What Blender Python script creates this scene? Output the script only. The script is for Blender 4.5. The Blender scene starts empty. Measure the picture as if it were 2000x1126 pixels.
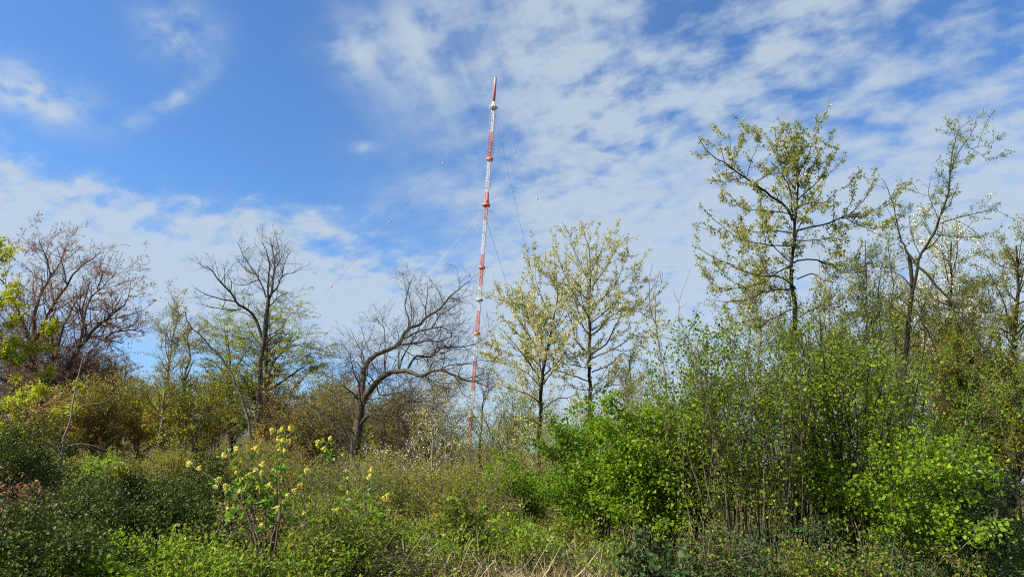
import bpy, math
import numpy as np
from mathutils import Matrix, Vector

scene = bpy.context.scene
COL = scene.collection
# ------------------------------------------------------------------ camera
F = 1322.0                       # focal length in pixels of the 2000 px wide photograph
PITCH, ROLL, EYE = 13.5, 3.5, 1.6
def cam_matrix():
    return Matrix.Rotation(math.radians(90 + PITCH), 4, 'X') @ Matrix.Rotation(math.radians(ROLL), 4, 'Z')
cam = bpy.data.cameras.new('camera')
cam.sensor_width = 36.0
cam.lens = 36.0 * F / 2000.0
cam.clip_start, cam.clip_end = 0.05, 12000
co = bpy.data.objects.new('camera', cam)
co.matrix_world = Matrix.Translation((0, 0, EYE)) @ cam_matrix()
COL.objects.link(co)
scene.camera = co
CM = np.array(cam_matrix().to_3x3())
def at(px, py, Y):
    """world point seen at a pixel of the photograph, at a distance Y in front"""
    d = CM @ np.array([(px - 1000) / F, (563 - py) / F, -1.0])
    return d * (Y / d[1]) + np.array([0, 0, EYE])
def azel(px, py):
    d = at(px, py, 1.0) - np.array([0, 0, EYE]); d /= np.linalg.norm(d)
    return math.atan2(d[0], d[1]), math.asin(d[2])

# ------------------------------------------------------------------ render settings
scene.view_settings.view_transform = 'Standard'
scene.view_settings.look = 'None'
scene.view_settings.exposure = 1.05
scene.view_settings.gamma = 1.0
cy = scene.cycles
cy.max_bounces = 6; cy.diffuse_bounces = 3; cy.glossy_bounces = 2
cy.transmission_bounces = 4; cy.transparent_max_bounces = 4
cy.use_denoising = False
cy.filter_width = 1.1
cy.sample_clamp_indirect = 6.0

# ------------------------------------------------------------------ node expressions
class E:
    """a tiny wrapper so node maths can be written as formulas"""
    def __init__(s, nt, sock): s.nt, s.s = nt, sock
    def _m(s, op, *a):
        n = s.nt.nodes.new('ShaderNodeMath'); n.operation = op
        for i, v in enumerate((s,) + a):
            if isinstance(v, E): s.nt.links.new(v.s, n.inputs[i])
            else: n.inputs[i].default_value = float(v)
        return E(s.nt, n.outputs[0])
    def __add__(s, o): return s._m('ADD', o)
    __radd__ = __add__
    def __sub__(s, o): return s._m('SUBTRACT', o)
    def __rsub__(s, o): return (s * -1.0) + o
    def __mul__(s, o): return s._m('MULTIPLY', o)
    __rmul__ = __mul__
    def __truediv__(s, o): return s._m('DIVIDE', o)
    def exp(s): return s._m('EXPONENT')
    def max(s, o): return s._m('MAXIMUM', o)
    def min(s, o): return s._m('MINIMUM', o)
    def sm(s, a, b):
        n = s.nt.nodes.new('ShaderNodeMapRange'); n.interpolation_type = 'SMOOTHSTEP'
        s.nt.links.new(s.s, n.inputs[0]); n.inputs[1].default_value = a; n.inputs[2].default_value = b
        return E(s.nt, n.outputs[0])

# ------------------------------------------------------------------ sky and sun
SUN_AZ, SUN_EL = math.radians(247), math.radians(37)   # clockwise from the view direction: behind, to the left
w = bpy.data.worlds.new('World'); scene.world = w; w.use_nodes = True
nt = w.node_tree; nt.nodes.clear()
out = nt.nodes.new('ShaderNodeOutputWorld'); bg = nt.nodes.new('ShaderNodeBackground')
sky = nt.nodes.new('ShaderNodeTexSky'); sky.sky_type = 'NISHITA'; sky.sun_disc = False
sky.sun_elevation = SUN_EL; sky.sun_rotation = SUN_AZ
sky.air_density = 1.0; sky.dust_density = 0.6; sky.ozone_density = 2.0
tc = nt.nodes.new('ShaderNodeTexCoord'); sep = nt.nodes.new('ShaderNodeSeparateXYZ')
nt.links.new(tc.outputs['Generated'], sep.inputs[0])
dx, dy, dz = (E(nt, sep.outputs[i]) for i in range(3))
az = dx._m('ARCTAN2', dy); el = dz._m('ARCSINE')
den = dz.max(0.0) + 0.28
def skynoise(sx, sy, scale, detail, rough, rot=0.0, dist=0.0, off=0.0):
    """noise on a flat cloud layer high over the ground"""
    c = nt.nodes.new('ShaderNodeCombineXYZ')
    u, v = dx / den, dy / den
    ca, sa = math.cos(rot), math.sin(rot)
    nt.links.new(((u * ca + v * sa) * sx + off).s, c.inputs[0])
    nt.links.new(((v * ca - u * sa) * sy).s, c.inputs[1])
    n = nt.nodes.new('ShaderNodeTexNoise'); n.inputs['Scale'].default_value = scale
    n.inputs['Detail'].default_value = detail; n.inputs['Roughness'].default_value = rough
    n.inputs['Distortion'].default_value = dist
    nt.links.new(c.outputs[0], n.inputs['Vector'])
    return E(nt, n.outputs['Fac'])
def blob(px, py, rx, ry, tilt=0.0):
    a0, e0 = azel(px, py); ca, sa = math.cos(tilt), math.sin(tilt)
    u, v = az - a0, el - e0
    p = (u * ca + v * sa) * (F / rx); q = (v * ca - u * sa) * (F / ry)
    return ((p * p + q * q) * -1.0).exp()
puffs = skynoise(1.0, 1.3, 12.5, 6, 0.55, -0.62, 0.10)          # altocumulus cells
rows = skynoise(1.0, 1.8, 5.5, 5, 0.55, -0.62, 0.25, 7.0)      # longer rolls
soft = skynoise(1.0, 1.0, 1.7, 4, 0.55, 0.2, 0.4, 3.0)       # broad patches
wisp = skynoise(5.0, 0.7, 2.0, 5, 0.55, -0.25, 0.4, 11.0)    # combed fibres
# where the layers lie
(aa, ea), (ab, eb), (ac, ec) = azel(0, 265), azel(480, 385), azel(850, 500)
k = (ec - ea) / (ac - aa)
line = (az - aa) * k + ea - el                                # below the edge of the left bank
bank = (line + (soft - 0.5) * 0.16 + (puffs - 0.5) * 0.10).sm(-0.035, 0.07) * (el.sm(azel(300, 730)[1], azel(300, 560)[1])) * (1.0 - az.sm(-0.12, 0.1))
veil = (az + (soft - 0.5) * 0.5).sm(-0.33, 0.12)
gap = blob(1330, 60, 150, 60) * 0.25 + blob(1880, 40, 170, 80, -.5) * 0.35 + blob(1010, 330, 90, 90) * 0.3 + blob(1300, 20, 300, 60) * 0.25
low = 1.0 - el.sm(azel(1400, 470)[1], azel(1400, 230)[1])
small = blob(350, 60, 70, 55) * 0.75 + blob(330, 200, 18, 90, -.75) * 0.55 + blob(30, 170, 65, 38) * 0.9 + blob(110, 210, 90, 50) * 0.35
small = small + blob(830, 90, 60, 80) * 0.5 + blob(700, 80, 90, 70) * 0.5 + blob(1440, 150, 330, 90, .5) * 0.25 + blob(1180, 190, 130, 60) * 0.3
small = small + blob(710, 290, 25, 15) * .5 + blob(760, 410, 40, 12) * .35
cov = bank * ((puffs - 0.5) * 2.4 + (rows - 0.5) * 0.7 + 1.08)
cov2 = veil * ((rows - 0.5) * 1.2 + (puffs - 0.5) * 2.2 + 0.47 + low * 0.56 - gap * 0.75)
cov3 = small * ((rows - 0.5) * 1.6 + (puffs - 0.5) * 3.2 + (wisp - 0.5) * 0.9 + 0.62)
fib = (az.sm(-0.36, -0.2)) * (1.0 - az.sm(0.1, 0.3)) * el.sm(azel(900, 420)[1], azel(900, 120)[1]) * ((wisp - 0.5) * 1.5 + 0.42)
dens = (cov.max(0.0) + cov2.max(0.0) + cov3.max(0.0) + fib.max(0.0) * 0.8).sm(-0.12, 1.05)
dens = (dens * 0.84 + 0.025) * dz.sm(0.0, 0.05)
hs = nt.nodes.new('ShaderNodeHueSaturation'); hs.inputs['Saturation'].default_value = 1.22; hs.inputs['Value'].default_value = 1.0
nt.links.new(sky.outputs[0], hs.inputs['Color'])
tint = nt.nodes.new('ShaderNodeMix'); tint.data_type = 'RGBA'; tint.blend_type = 'MULTIPLY'; tint.inputs[0].default_value = 1.0
nt.links.new(hs.outputs[0], tint.inputs[6]); hz_ = nt.nodes.new('ShaderNodeMix'); hz_.data_type = 'RGBA'; nt.links.new(el.sm(0.0, 0.36).s, hz_.inputs[0])
hz_.inputs[6].default_value = (0.52, 0.74, 1.16, 1); hz_.inputs[7].default_value = (0.80, 1.00, 1.22, 1); nt.links.new(hz_.outputs[2], tint.inputs[7])
mix = nt.nodes.new('ShaderNodeMix'); mix.data_type = 'RGBA'
nt.links.new(dens.s, mix.inputs[0]); nt.links.new(tint.outputs[2], mix.inputs[6])
SKY_STRENGTH = 0.079
mix.inputs[7].default_value = (0.268 / SKY_STRENGTH, 0.316 / SKY_STRENGTH, 0.363 / SKY_STRENGTH, 1)
nt.links.new(mix.outputs[2], bg.inputs[0]); bg.inputs[1].default_value = SKY_STRENGTH
nt.links.new(bg.outputs[0], out.inputs[0])
w.cycles.sampling_method = 'MANUAL'; w.cycles.sample_map_resolution = 512

sun = bpy.data.lights.new('sun', 'SUN'); sun.energy = 5.0; sun.angle = math.radians(0.5); sun.color = (1.0, 0.95, 0.86)
so = bpy.data.objects.new('sun', sun); COL.objects.link(so)
sd = Vector((math.sin(SUN_AZ) * math.cos(SUN_EL), math.cos(SUN_AZ) * math.cos(SUN_EL), math.sin(SUN_EL)))
so.rotation_euler = sd.to_track_quat('Z', 'Y').to_euler()

# ------------------------------------------------------------------ materials
def new_mat(name):
    m = bpy.data.materials.new(name); m.use_nodes = True; m.node_tree.nodes.clear()
    o = m.node_tree.nodes.new('ShaderNodeOutputMaterial')
    return m, m.node_tree, o
def ramp(nt, fac, cols):
    r = nt.nodes.new('ShaderNodeValToRGB'); nt.links.new(fac, r.inputs[0])
    e = r.color_ramp.elements
    while len(e) < len(cols): e.new(0.5)
    for i, c in enumerate(cols):
        e[i].position = i / max(1, len(cols) - 1); e[i].color = (*c, 1)
    return r.outputs[0]
def leaf_mat(name, cols, trans=0.4, glow=1.7, gloss=0.25, rough=0.45):
    """cols: the leaf colours found on one plant; each leaf takes one of them"""
    m, nt, o = new_mat(name)
    g = nt.nodes.new('ShaderNodeNewGeometry')
    c = ramp(nt, g.outputs['Random Per Island'], cols)
    p = nt.nodes.new('ShaderNodeBsdfPrincipled'); nt.links.new(c, p.inputs['Base Color'])
    p.inputs['Roughness'].default_value = rough; p.inputs['Specular IOR Level'].default_value = gloss
    t = nt.nodes.new('ShaderNodeBsdfTranslucent')
    mu = nt.nodes.new('ShaderNodeMix'); mu.data_type = 'RGBA'; mu.blend_type = 'MULTIPLY'; mu.inputs[0].default_value = 1
    nt.links.new(c, mu.inputs[6]); mu.inputs[7].default_value = (glow * 1.05, glow, glow * 0.6, 1)
    nt.links.new(mu.outputs[2], t.inputs[0])
    x = nt.nodes.new('ShaderNodeMixShader'); x.inputs[0].default_value = trans
    nt.links.new(p.outputs[0], x.inputs[1]); nt.links.new(t.outputs[0], x.inputs[2]); nt.links.new(x.outputs[0], o.inputs[0])
    return m
def bark_mat(name, dark, light, moss=None, scale=14.0, bump=0.6, stretch=0.25):
    m, nt, o = new_mat(name)
    tc = nt.nodes.new('ShaderNodeTexCoord'); mp = nt.nodes.new('ShaderNodeMapping'); mp.inputs['Scale'].default_value = (1, 1, stretch)
    nt.links.new(tc.outputs['Object'], mp.inputs[0])
    n = nt.nodes.new('ShaderNodeTexNoise'); n.inputs['Scale'].default_value = scale; n.inputs['Detail'].default_value = 6; n.inputs['Roughness'].default_value = 0.65
    nt.links.new(mp.outputs[0], n.inputs['Vector'])
    f = E(nt, n.outputs['Fac']).sm(0.32, 0.70)
    c = ramp(nt, f.s, (dark, light))
    if moss:
        n2 = nt.nodes.new('ShaderNodeTexNoise'); n2.inputs['Scale'].default_value = 3.0; n2.inputs['Detail'].default_value = 5
        nt.links.new(tc.outputs['Object'], n2.inputs['Vector'])
        mx = nt.nodes.new('ShaderNodeMix'); mx.data_type = 'RGBA'
        nt.links.new((E(nt, n2.outputs['Fac']).sm(0.5, 0.68) * 0.8).s, mx.inputs[0]); nt.links.new(c, mx.inputs[6]); mx.inputs[7].default_value = (*moss, 1)
        c = mx.outputs[2]
    p = nt.nodes.new('ShaderNodeBsdfPrincipled'); nt.links.new(c, p.inputs['Base Color']); p.inputs['Roughness'].default_value = 0.9
    p.inputs['Specular IOR Level'].default_value = 0.1
    b = nt.nodes.new('ShaderNodeBump'); b.inputs['Strength'].default_value = bump; b.inputs['Distance'].default_value = 0.03
    nt.links.new(n.outputs['Fac'], b.inputs['Height']); nt.links.new(b.outputs[0], p.inputs['Normal'])
    nt.links.new(p.outputs[0], o.inputs[0])
    return m
def twig_mat(name, cols):
    m, nt, o = new_mat(name)
    g = nt.nodes.new('ShaderNodeNewGeometry'); c = ramp(nt, g.outputs['Random Per Island'], cols)
    p = nt.nodes.new('ShaderNodeBsdfPrincipled'); nt.links.new(c, p.inputs['Base Color']); p.inputs['Roughness'].default_value = 0.8
    p.inputs['Specular IOR Level'].default_value = 0.15
    nt.links.new(p.outputs[0], o.inputs[0]); return m
def paint_mat(name, col, rough=0.45, metal=0.0):
    m, nt, o = new_mat(name)
    tc = nt.nodes.new('ShaderNodeTexCoord'); n = nt.nodes.new('ShaderNodeTexNoise'); n.inputs['Scale'].default_value = 0.8; n.inputs['Detail'].default_value = 6
    nt.links.new(tc.outputs['Object'], n.inputs['Vector'])
    c = ramp(nt, E(nt, n.outputs['Fac']).sm(0.3, 0.7).s, (tuple(x * 0.86 for x in col), col))
    p = nt.nodes.new('ShaderNodeBsdfPrincipled'); nt.links.new(c, p.inputs['Base Color'])
    p.inputs['Roughness'].default_value = rough; p.inputs['Metallic'].default_value = metal
    nt.links.new(p.outputs[0], o.inputs[0]); return m

B_OAK = bark_mat('oak_bark', (.036, .030, .022), (.13, .108, .08), (.085, .085, .028), 22, 0.9)
B_GREY = bark_mat('grey_bark', (.055, .048, .038), (.15, .13, .105), (.08, .08, .035), 10, 0.5)
B_BEECH = bark_mat('beech_bark', (.035, .028, .024), (.115, .095, .08), (.06, .062, .03), 8, 0.3)
B_CHERRY = bark_mat('cherry_bark', (.012, .010, .008), (.055, .046, .035), (.07, .075, .02), 16, 0.6, 1.5)
B_WILLOW = bark_mat('willow_bark', (.010, .009, .007), (.042, .035, .026), (.032, .038, .013), 20, 0.9)
B_HAZEL = bark_mat('hazel_bark', (.055, .042, .026), (.17, .135, .088), None, 18, 0.3)
B_PALE = bark_mat('pale_bark', (.13, .11, .085), (.29, .255, .20), None, 12, 0.3)
T_OAK = twig_mat('oak_twig', ((.040, .032, .022), (.072, .058, .040), (.11, .09, .062)))
T_BEECH = twig_mat('beech_twig', ((.06, .034, .027), (.10, .06, .045), (.15, .088, .062)))
T_GREY = twig_mat('grey_twig', ((.07, .06, .045), (.12, .10, .075), (.17, .145, .11)))
T_DARK = twig_mat('dark_twig', ((.03, .024, .018), (.055, .043, .03), (.09, .07, .045)))
T_TAN = twig_mat('tan_twig', ((.09, .062, .037), (.16, .115, .07), (.26, .20, .125)))
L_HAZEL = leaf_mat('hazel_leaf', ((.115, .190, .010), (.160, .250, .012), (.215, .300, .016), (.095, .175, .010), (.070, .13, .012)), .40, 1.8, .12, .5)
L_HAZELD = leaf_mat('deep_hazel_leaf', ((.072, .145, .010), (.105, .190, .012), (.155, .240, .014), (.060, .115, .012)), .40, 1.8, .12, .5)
L_BRAMBLE = leaf_mat('bramble_leaf', ((.08, .135, .012), (.14, .20, .016), (.21, .26, .022), (.17, .15, .035), (.08, .14, .016), (.19, .13, .05)), .38, 1.7, .15)
L_BRIGHT = leaf_mat('fresh_leaf', ((.10, .185, .012), (.17, .265, .016), (.22, .31, .022), (.12, .18, .02)), .4, 1.7, .15)
L_DARK = leaf_mat('evergreen_leaf', ((.026, .040, .008), (.046, .066, .011), (.075, .098, .016), (.11, .13, .022)), .14, 1.4, .12, .5)
L_IVY_SHADE = leaf_mat('ivy_and_shade_leaf', ((.022, .048, .012), (.035, .070, .018), (.06, .10, .028)), .12, 1.3, .12, .5)  # ivy green, also the painted shade below the hazel thicket
L_CHERRY = leaf_mat('cherry_leaf', ((.15, .18, .02), (.20, .22, .028), (.27, .27, .045), (.22, .18, .045)), .48, 1.6, .15)
L_CREAM = leaf_mat('cream_spring_leaf', ((.30, .30, .07), (.38, .37, .12), (.24, .25, .05), (.44, .42, .18)), .45, 1.4, .12)
L_HAZELO = leaf_mat('olive_hazel_leaf', ((.12, .180, .011), (.165, .230, .013), (.215, .270, .017), (.085, .14, .011), (.06, .10, .01)), .38, 1.8, .12, .5)
L_CREAMB = leaf_mat('cream_blossom', ((.58, .55, .36), (.64, .61, .45), (.52, .50, .27)), .4, 1.1)
L_WILLOW = leaf_mat('willow_leaf', ((.12, .165, .06), (.17, .215, .075), (.23, .26, .10)), .45, 1.5, .2)
L_MAPLE = leaf_mat('maple_blossom_leaf', ((.19, .23, .014), (.27, .29, .018), (.35, .34, .03)), .45, 1.6)
L_HORN = leaf_mat('hornbeam_leaf', ((.18, .23, .016), (.24, .27, .02), (.30, .29, .03), (.15, .21, .02)), .48, 1.8, .12)
L_BRONZE = leaf_mat('bronze_bud_leaf', ((.36, .20, .055), (.34, .235, .05), (.30, .25, .04), (.38, .21, .07), (.26, .25, .03), (.27, .15, .06)), .45, 1.6, .1)
L_OLIVE = leaf_mat('olive_leaf', ((.15, .165, .018), (.20, .205, .022), (.25, .235, .032), (.17, .15, .035), (.20, .15, .05)), .45, 1.6, .12)
L_DRY = leaf_mat('dry_beech_leaf', ((.20, .09, .045), (.26, .13, .07), (.16, .075, .04)), .3, 1.2)
L_BUD = leaf_mat('beech_bud', ((.20, .11, .075), (.27, .16, .10), (.33, .20, .11)), .3, 1.3, .1)
L_BLOOM = leaf_mat('white_blossom', ((.62, .60, .50), (.72, .70, .62), (.60, .60, .42)), .4, 1.1)
L_ELDER = leaf_mat('elder_leaf', ((.09, .19, .02), (.13, .24, .025), (.16, .27, .035)), .38, 1.5)
L_PANICLE = leaf_mat('yellow_panicle', ((.62, .54, .05), (.72, .64, .10), (.78, .71, .22)), .3, 1.0)
L_STRAW = leaf_mat('straw', ((.28, .21, .11), (.40, .32, .18), (.50, .42, .26)), .25, 1.1)
L_GRASS = leaf_mat('grass_blade', ((.05, .11, .015), (.09, .16, .02), (.13, .19, .03)), .35, 1.4)

# ------------------------------------------------------------------ geometry helpers
def nrm(a): return a / np.maximum(np.linalg.norm(a, axis=-1, keepdims=True), 1e-9)
def mesh(name, V, Fq, m, smooth=False):
    """V (n,3), Fq (f,k) polygons that all have k corners"""
    me = bpy.data.meshes.new(name)
    V = np.ascontiguousarray(V, dtype=np.float32); Fq = np.ascontiguousarray(Fq, dtype=np.int32)
    me.vertices.add(len(V)); me.vertices.foreach_set('co', V.ravel())
    me.loops.add(Fq.size); me.loops.foreach_set('vertex_index', Fq.ravel())
    me.polygons.add(len(Fq)); me.polygons.foreach_set('loop_start', np.arange(0, Fq.size, Fq.shape[1], dtype=np.int32))
    if smooth: me.polygons.foreach_set('use_smooth', np.ones(len(Fq), dtype=bool))
    me.update(calc_edges=True); me.materials.append(m)
    return me
def tubes(groups):
    """groups: list of (P (N,K,3), R (N,K), sides) -> verts, quads"""
    VV, FF, off = [], [], 0
    for P, R, s in groups:
        if len(P) == 0: continue
        N, K = R.shape
        T = nrm(np.gradient(P, axis=1))
        up = np.where(np.abs(T[:, :1, 2:3]) > .9, np.array([1.0, 0, 0]), np.array([0, 0, 1.0]))
        up = np.broadcast_to(up, T.shape)
        A = nrm(np.cross(T, up)); B = np.cross(T, A)
        th = np.arange(s) * (2 * math.pi / s)
        V = P[:, :, None] + R[:, :, None, None] * (A[:, :, None] * np.cos(th)[:, None] + B[:, :, None] * np.sin(th)[:, None])
        idx = off + np.arange(N * K * s).reshape(N, K, s)
        a = idx[:, :-1]; b = idx[:, 1:]
        Fq = np.stack([a, np.roll(a, -1, 2), np.roll(b, -1, 2), b], -1).reshape(-1, 4)
        VV.append(V.reshape(-1, 3)); FF.append(Fq); off += N * K * s
    return np.concatenate(VV), np.concatenate(FF)
TEMPL = {
    'leaf': (np.array([(0, 0, 0), (.32, .28, .07), (.74, .22, .04), (1, 0, -.07), (.74, -.22, .04), (.32, -.28, .07)]), np.array([(0, 3, 2, 1), (0, 5, 4, 3)])),
    'round': (np.array([(0, 0, 0), (.22, .36, .08), (.72, .38, .06), (1, 0, -.1), (.72, -.38, .06), (.22, -.36, .08)]), np.array([(0, 3, 2, 1), (0, 5, 4, 3)])),
    'narrow': (np.array([(0, 0, 0), (.3, .13, .04), (.7, .10, .02), (1, 0, -.08), (.7, -.10, .02), (.3, -.13, .04)]), np.array([(0, 3, 2, 1), (0, 5, 4, 3)])),
    'speck': (np.array([(0, 0, 0), (.5, .30, .05), (1, 0, 0), (.5, -.30, .05)]), np.array([(0, 3, 2, 1)])),
    'petal': (np.array([(-.5, 0, .1), (-.1, .5, .12), (.5, .15, .1), (.1, -.5, .1)]), np.array([(0, 3, 2, 1)])),
    'blade': (np.array([(0, .012, 0), (.5, .010, .0), (1, 0, -.12), (1, -.002, -.12), (.5, -.010, 0), (0, -.012, 0)]), np.array([(0, 5, 4, 1), (1, 4, 3, 2)])),
}
def leaf_verts(kind, Pos, A, Nn, size):
    T, f = TEMPL[kind]
    A = nrm(A); B = nrm(np.cross(Nn, A)); N2 = np.cross(A, B)
    size = np.broadcast_to(np.asarray(size, float), (len(Pos),))
    V = Pos[:, None] + size[:, None, None] * (A[:, None] * T[None, :, 0, None] + B[:, None] * T[None, :, 1, None] + N2[:, None] * T[None, :, 2, None])
    Fq = (np.arange(len(Pos)) * len(T))[:, None, None] + f[None]
    return V.reshape(-1, 3), Fq.reshape(-1, 4)
def spline(pts, n):
    """smooth resample of a rough polyline (Catmull-Rom)"""
    P = np.asarray(pts, float)
    if len(P) == 2: return P[0] + (P[1] - P[0]) * np.linspace(0, 1, n)[:, None]
    Q = np.vstack([2 * P[0] - P[1], P, 2 * P[-1] - P[-2]])
    d = np.r_[0, np.cumsum(np.linalg.norm(np.diff(P, axis=0), axis=1))]
    s = np.linspace(0, d[-1], n); i = np.clip(np.searchsorted(d, s, 'right') - 1, 0, len(P) - 2)
    t = ((s - d[i]) / np.maximum(d[i + 1] - d[i], 1e-9))[:, None]
    a, b, c, e = Q[i], Q[i + 1], Q[i + 2], Q[i + 3]
    return .5 * (2 * b + (c - a) * t + (2 * a - 5 * b + 4 * c - e) * t ** 2 + (3 * b - a - 3 * c + e) * t ** 3)
def lengths(P): return np.linalg.norm(np.diff(P, axis=1), axis=2).sum(1)
def pick(P, R, i, t):
    K = P.shape[1]; f = t * (K - 1); k = np.minimum(f.astype(int), K - 2); u = (f - k)[:, None]
    pos = P[i, k] * (1 - u) + P[i, k + 1] * u
    rad = R[i, k] * (1 - u[:, 0]) + R[i, k + 1] * u[:, 0]
    return pos, nrm(P[i, k + 1] - P[i, k]), rad
def spawn(rng, P, R, n, L, ang=50, asd=12, t=(.15, 1), K=5, wob=.14, up=.06, flat=0., rr=.55, rmax=1., rmin=.0022, tap=.5, tip=.3):
    """side branches: n per metre of parent, L metres long"""
    ln = lengths(P)
    cnt = rng.poisson(np.maximum(n * ln * (t[1] - t[0]), 0))
    i = np.repeat(np.arange(len(P)), cnt)
    if len(i) == 0: return np.zeros((0, K, 3)), np.zeros((0, K))
    tt = rng.uniform(t[0], t[1], len(i))
    pos, tan, rad = pick(P, R, i, tt)
    perp = nrm(np.cross(tan, rng.normal(size=(len(i), 3))))
    perp[:, 2] *= (1 - flat); perp = nrm(perp)
    a = np.radians(np.clip(rng.normal(ang, asd, len(i)), 8, 100))[:, None]
    d = nrm(tan * np.cos(a) + perp * np.sin(a))
    Ln = L * (1 - tap * tt) * np.clip(rng.normal(1, .32, len(i)), .3, 1.9)
    step = (Ln / (K - 1))[:, None]
    pts = [pos]
    for _ in range(K - 1):
        pts.append(pts[-1] + d * step)
        d = d + wob * rng.normal(size=d.shape); d[:, 2] += up; d[:, 2] *= (1 - flat * .6); d = nrm(d)
    P2 = np.stack(pts, 1)
    r0 = np.clip(rad * rr, rmin, np.minimum(rmax, rad * .8 + rmin))
    R2 = r0[:, None] * np.linspace(1, tip, K)[None]
    return P2, np.maximum(R2, rmin * .6)
def foliage(rng, groups, kind, size, count, t=(.15, 1), spread=.02, up=.8, hang=0., cluster=1, cspread=.03, along=.5, svar=.36):
    """count leaves spread along the given branches"""
    groups = [g for g in groups if len(g[0])]
    ln = [lengths(g[0]) for g in groups]; tot = sum(l.sum() for l in ln)
    VV, FF, off = [], [], 0
    for (P, R), l in zip(groups, ln):
        m = int(round(count / cluster * l.sum() / tot))
        if m < 1: continue
        i = rng.choice(len(P), m, p=l / l.sum()); tt = rng.uniform(t[0], t[1], m)
        pos, tan, rad = pick(P, R, i, tt)
        if cluster > 1:
            pos = np.repeat(pos, cluster, 0); tan = np.repeat(tan, cluster, 0); m = len(pos)
            pos = pos + rng.normal(0, cspread, (m, 3))
        pos = pos + rng.normal(0, spread, (m, 3))
        A = tan * along + rng.normal(size=(m, 3)) * .7; A[:, 2] -= hang
        Nn = rng.normal(size=(m, 3)) * (1 - up) * 1.4; Nn[:, 2] += up
        v, f = leaf_verts(kind, pos, A, Nn, size * np.clip(rng.normal(1, svar, m), .4, 1.7))
        VV.append(v); FF.append(f + off); off += len(v)
    return np.concatenate(VV), np.concatenate(FF)

# ------------------------------------------------------------------ scene graph helpers
def ground_z(x, y):
    return .10 * np.sin(x * .31 + 1) * np.cos(y * .27) + .05 * np.sin(x * 1.1) * np.sin(y * .9 + 2)
def base_at(px, Y, py0=900):
    py = py0
    for _ in range(8):
        p = at(px, py, Y); err = p[2] - float(ground_z(p[0], p[1]))
        py += err / (Y / F) * .95
    return np.array([p[0], p[1], float(ground_z(p[0], p[1]))])
def thing(name, label, cat, base, group=None):
    o = bpy.data.objects.new(name, None); o.empty_display_size = .3; COL.objects.link(o)
    o.location = base; o['label'] = label; o['category'] = cat
    if group: o['group'] = group
    return o
def part(name, VF, m, parent, base, smooth=False):
    V, Fq = VF
    o = bpy.data.objects.new(name, mesh(name, V - np.asarray(base), Fq, m, smooth)); COL.objects.link(o)
    o.parent = parent
    return o
def stuff(name, VF, m, label=None, cat=None, kind='stuff', smooth=False):
    o = bpy.data.objects.new(name, mesh(name, VF[0], VF[1], m, smooth)); COL.objects.link(o)
    o['kind'] = kind
    if label: o['label'] = label; o['category'] = cat
    return o
def dress(root, base, rng, mains, levels, leaves, bark, twig, crown='branches'):
    """mains: list of (P,R); levels: spawn settings, one dict each; leaves: foliage settings"""
    part('trunk', tubes([(P, R, 9) for P, R in mains]), bark, root, base, True)
    gs = [list(mains)]
    cur = list(mains)
    for lv in levels:
        lv = dict(lv); src = lv.pop('src', None)
        parents = cur if src is None else [g for s in src for g in gs[s]]
        cur = [spawn(rng, P, R, **lv) for P, R in parents if len(P)]
        gs.append(cur)
    if len(gs) > 1:
        part(crown, tubes([(P, R, 5 if j == 1 else 3) for j, g in enumerate(gs) if j for P, R in g]), twig, root, base)
    for lf in leaves:
        lf = dict(lf); m = lf.pop('mat'); nm = lf.pop('name', 'leaves'); on = lf.pop('on', (-1,))
        grp = [g for j in on for g in gs[j]]
        if nm in ('leaves', 'blossom', 'buds', 'catkins'):
            part(nm, foliage(rng, grp, **lf), m, root, base)
    return gs
def traced(name, label, cat, Y, limbs, levels, leaves, bark, twig, seed, group=None, deep=.45, ws=.5, K=20):
    """a tree whose trunk and main limbs are given limb by limb as (points, width at start, width at end, depth swing)"""
    rng = np.random.default_rng(seed)
    b = limbs[0][0][0]; base = at(b[0], b[1], Y)
    gz = float(ground_z(base[0], base[1]))
    root = thing(name, label, cat, (base[0], base[1], min(gz, base[2])), group); bs = np.array(root.location)
    Ps, Rs, first = [], [], None
    for j, lm in enumerate(limbs):
        pts, w0, w1 = lm[:3]
        y0 = lm[3] if len(lm) > 3 else 0.0
        y1 = lm[4] if len(lm) > 4 else (0 if j == 0 else rng.choice([-1, 1]) * rng.uniform(.4, 1) * deep * np.hypot(pts[-1][0] - pts[0][0], pts[-1][1] - pts[0][1]) / F * Y)
        n = len(pts)
        P = [at(p[0], p[1], Y + y0 + (y1 - y0) * (i / (n - 1)) ** 1.2) for i, p in enumerate(pts)]
        if j == 0 and P[0][2] > gz: P = [np.array([P[0][0] - .02, P[0][1], gz - .15])] + P
        P = spline(P, K)
        L = np.linalg.norm(P[-1] - P[0]); w0 *= ws; w1 *= ws
        wv = np.cumsum(rng.normal(0, .004 * L, (K, 3)), 0); wv -= np.linspace(0, 1, K)[:, None] * wv[-1]; P = P + wv
        Ps.append(P); Rs.append(np.linspace(w0, w1, K) / 2 / F * Y)
    P, R = np.array(Ps), np.array(Rs)
    R[0, 0] *= 1.25
    return root, dress(root, bs, rng, [(P, R)], levels, leaves, bark, twig)
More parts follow.
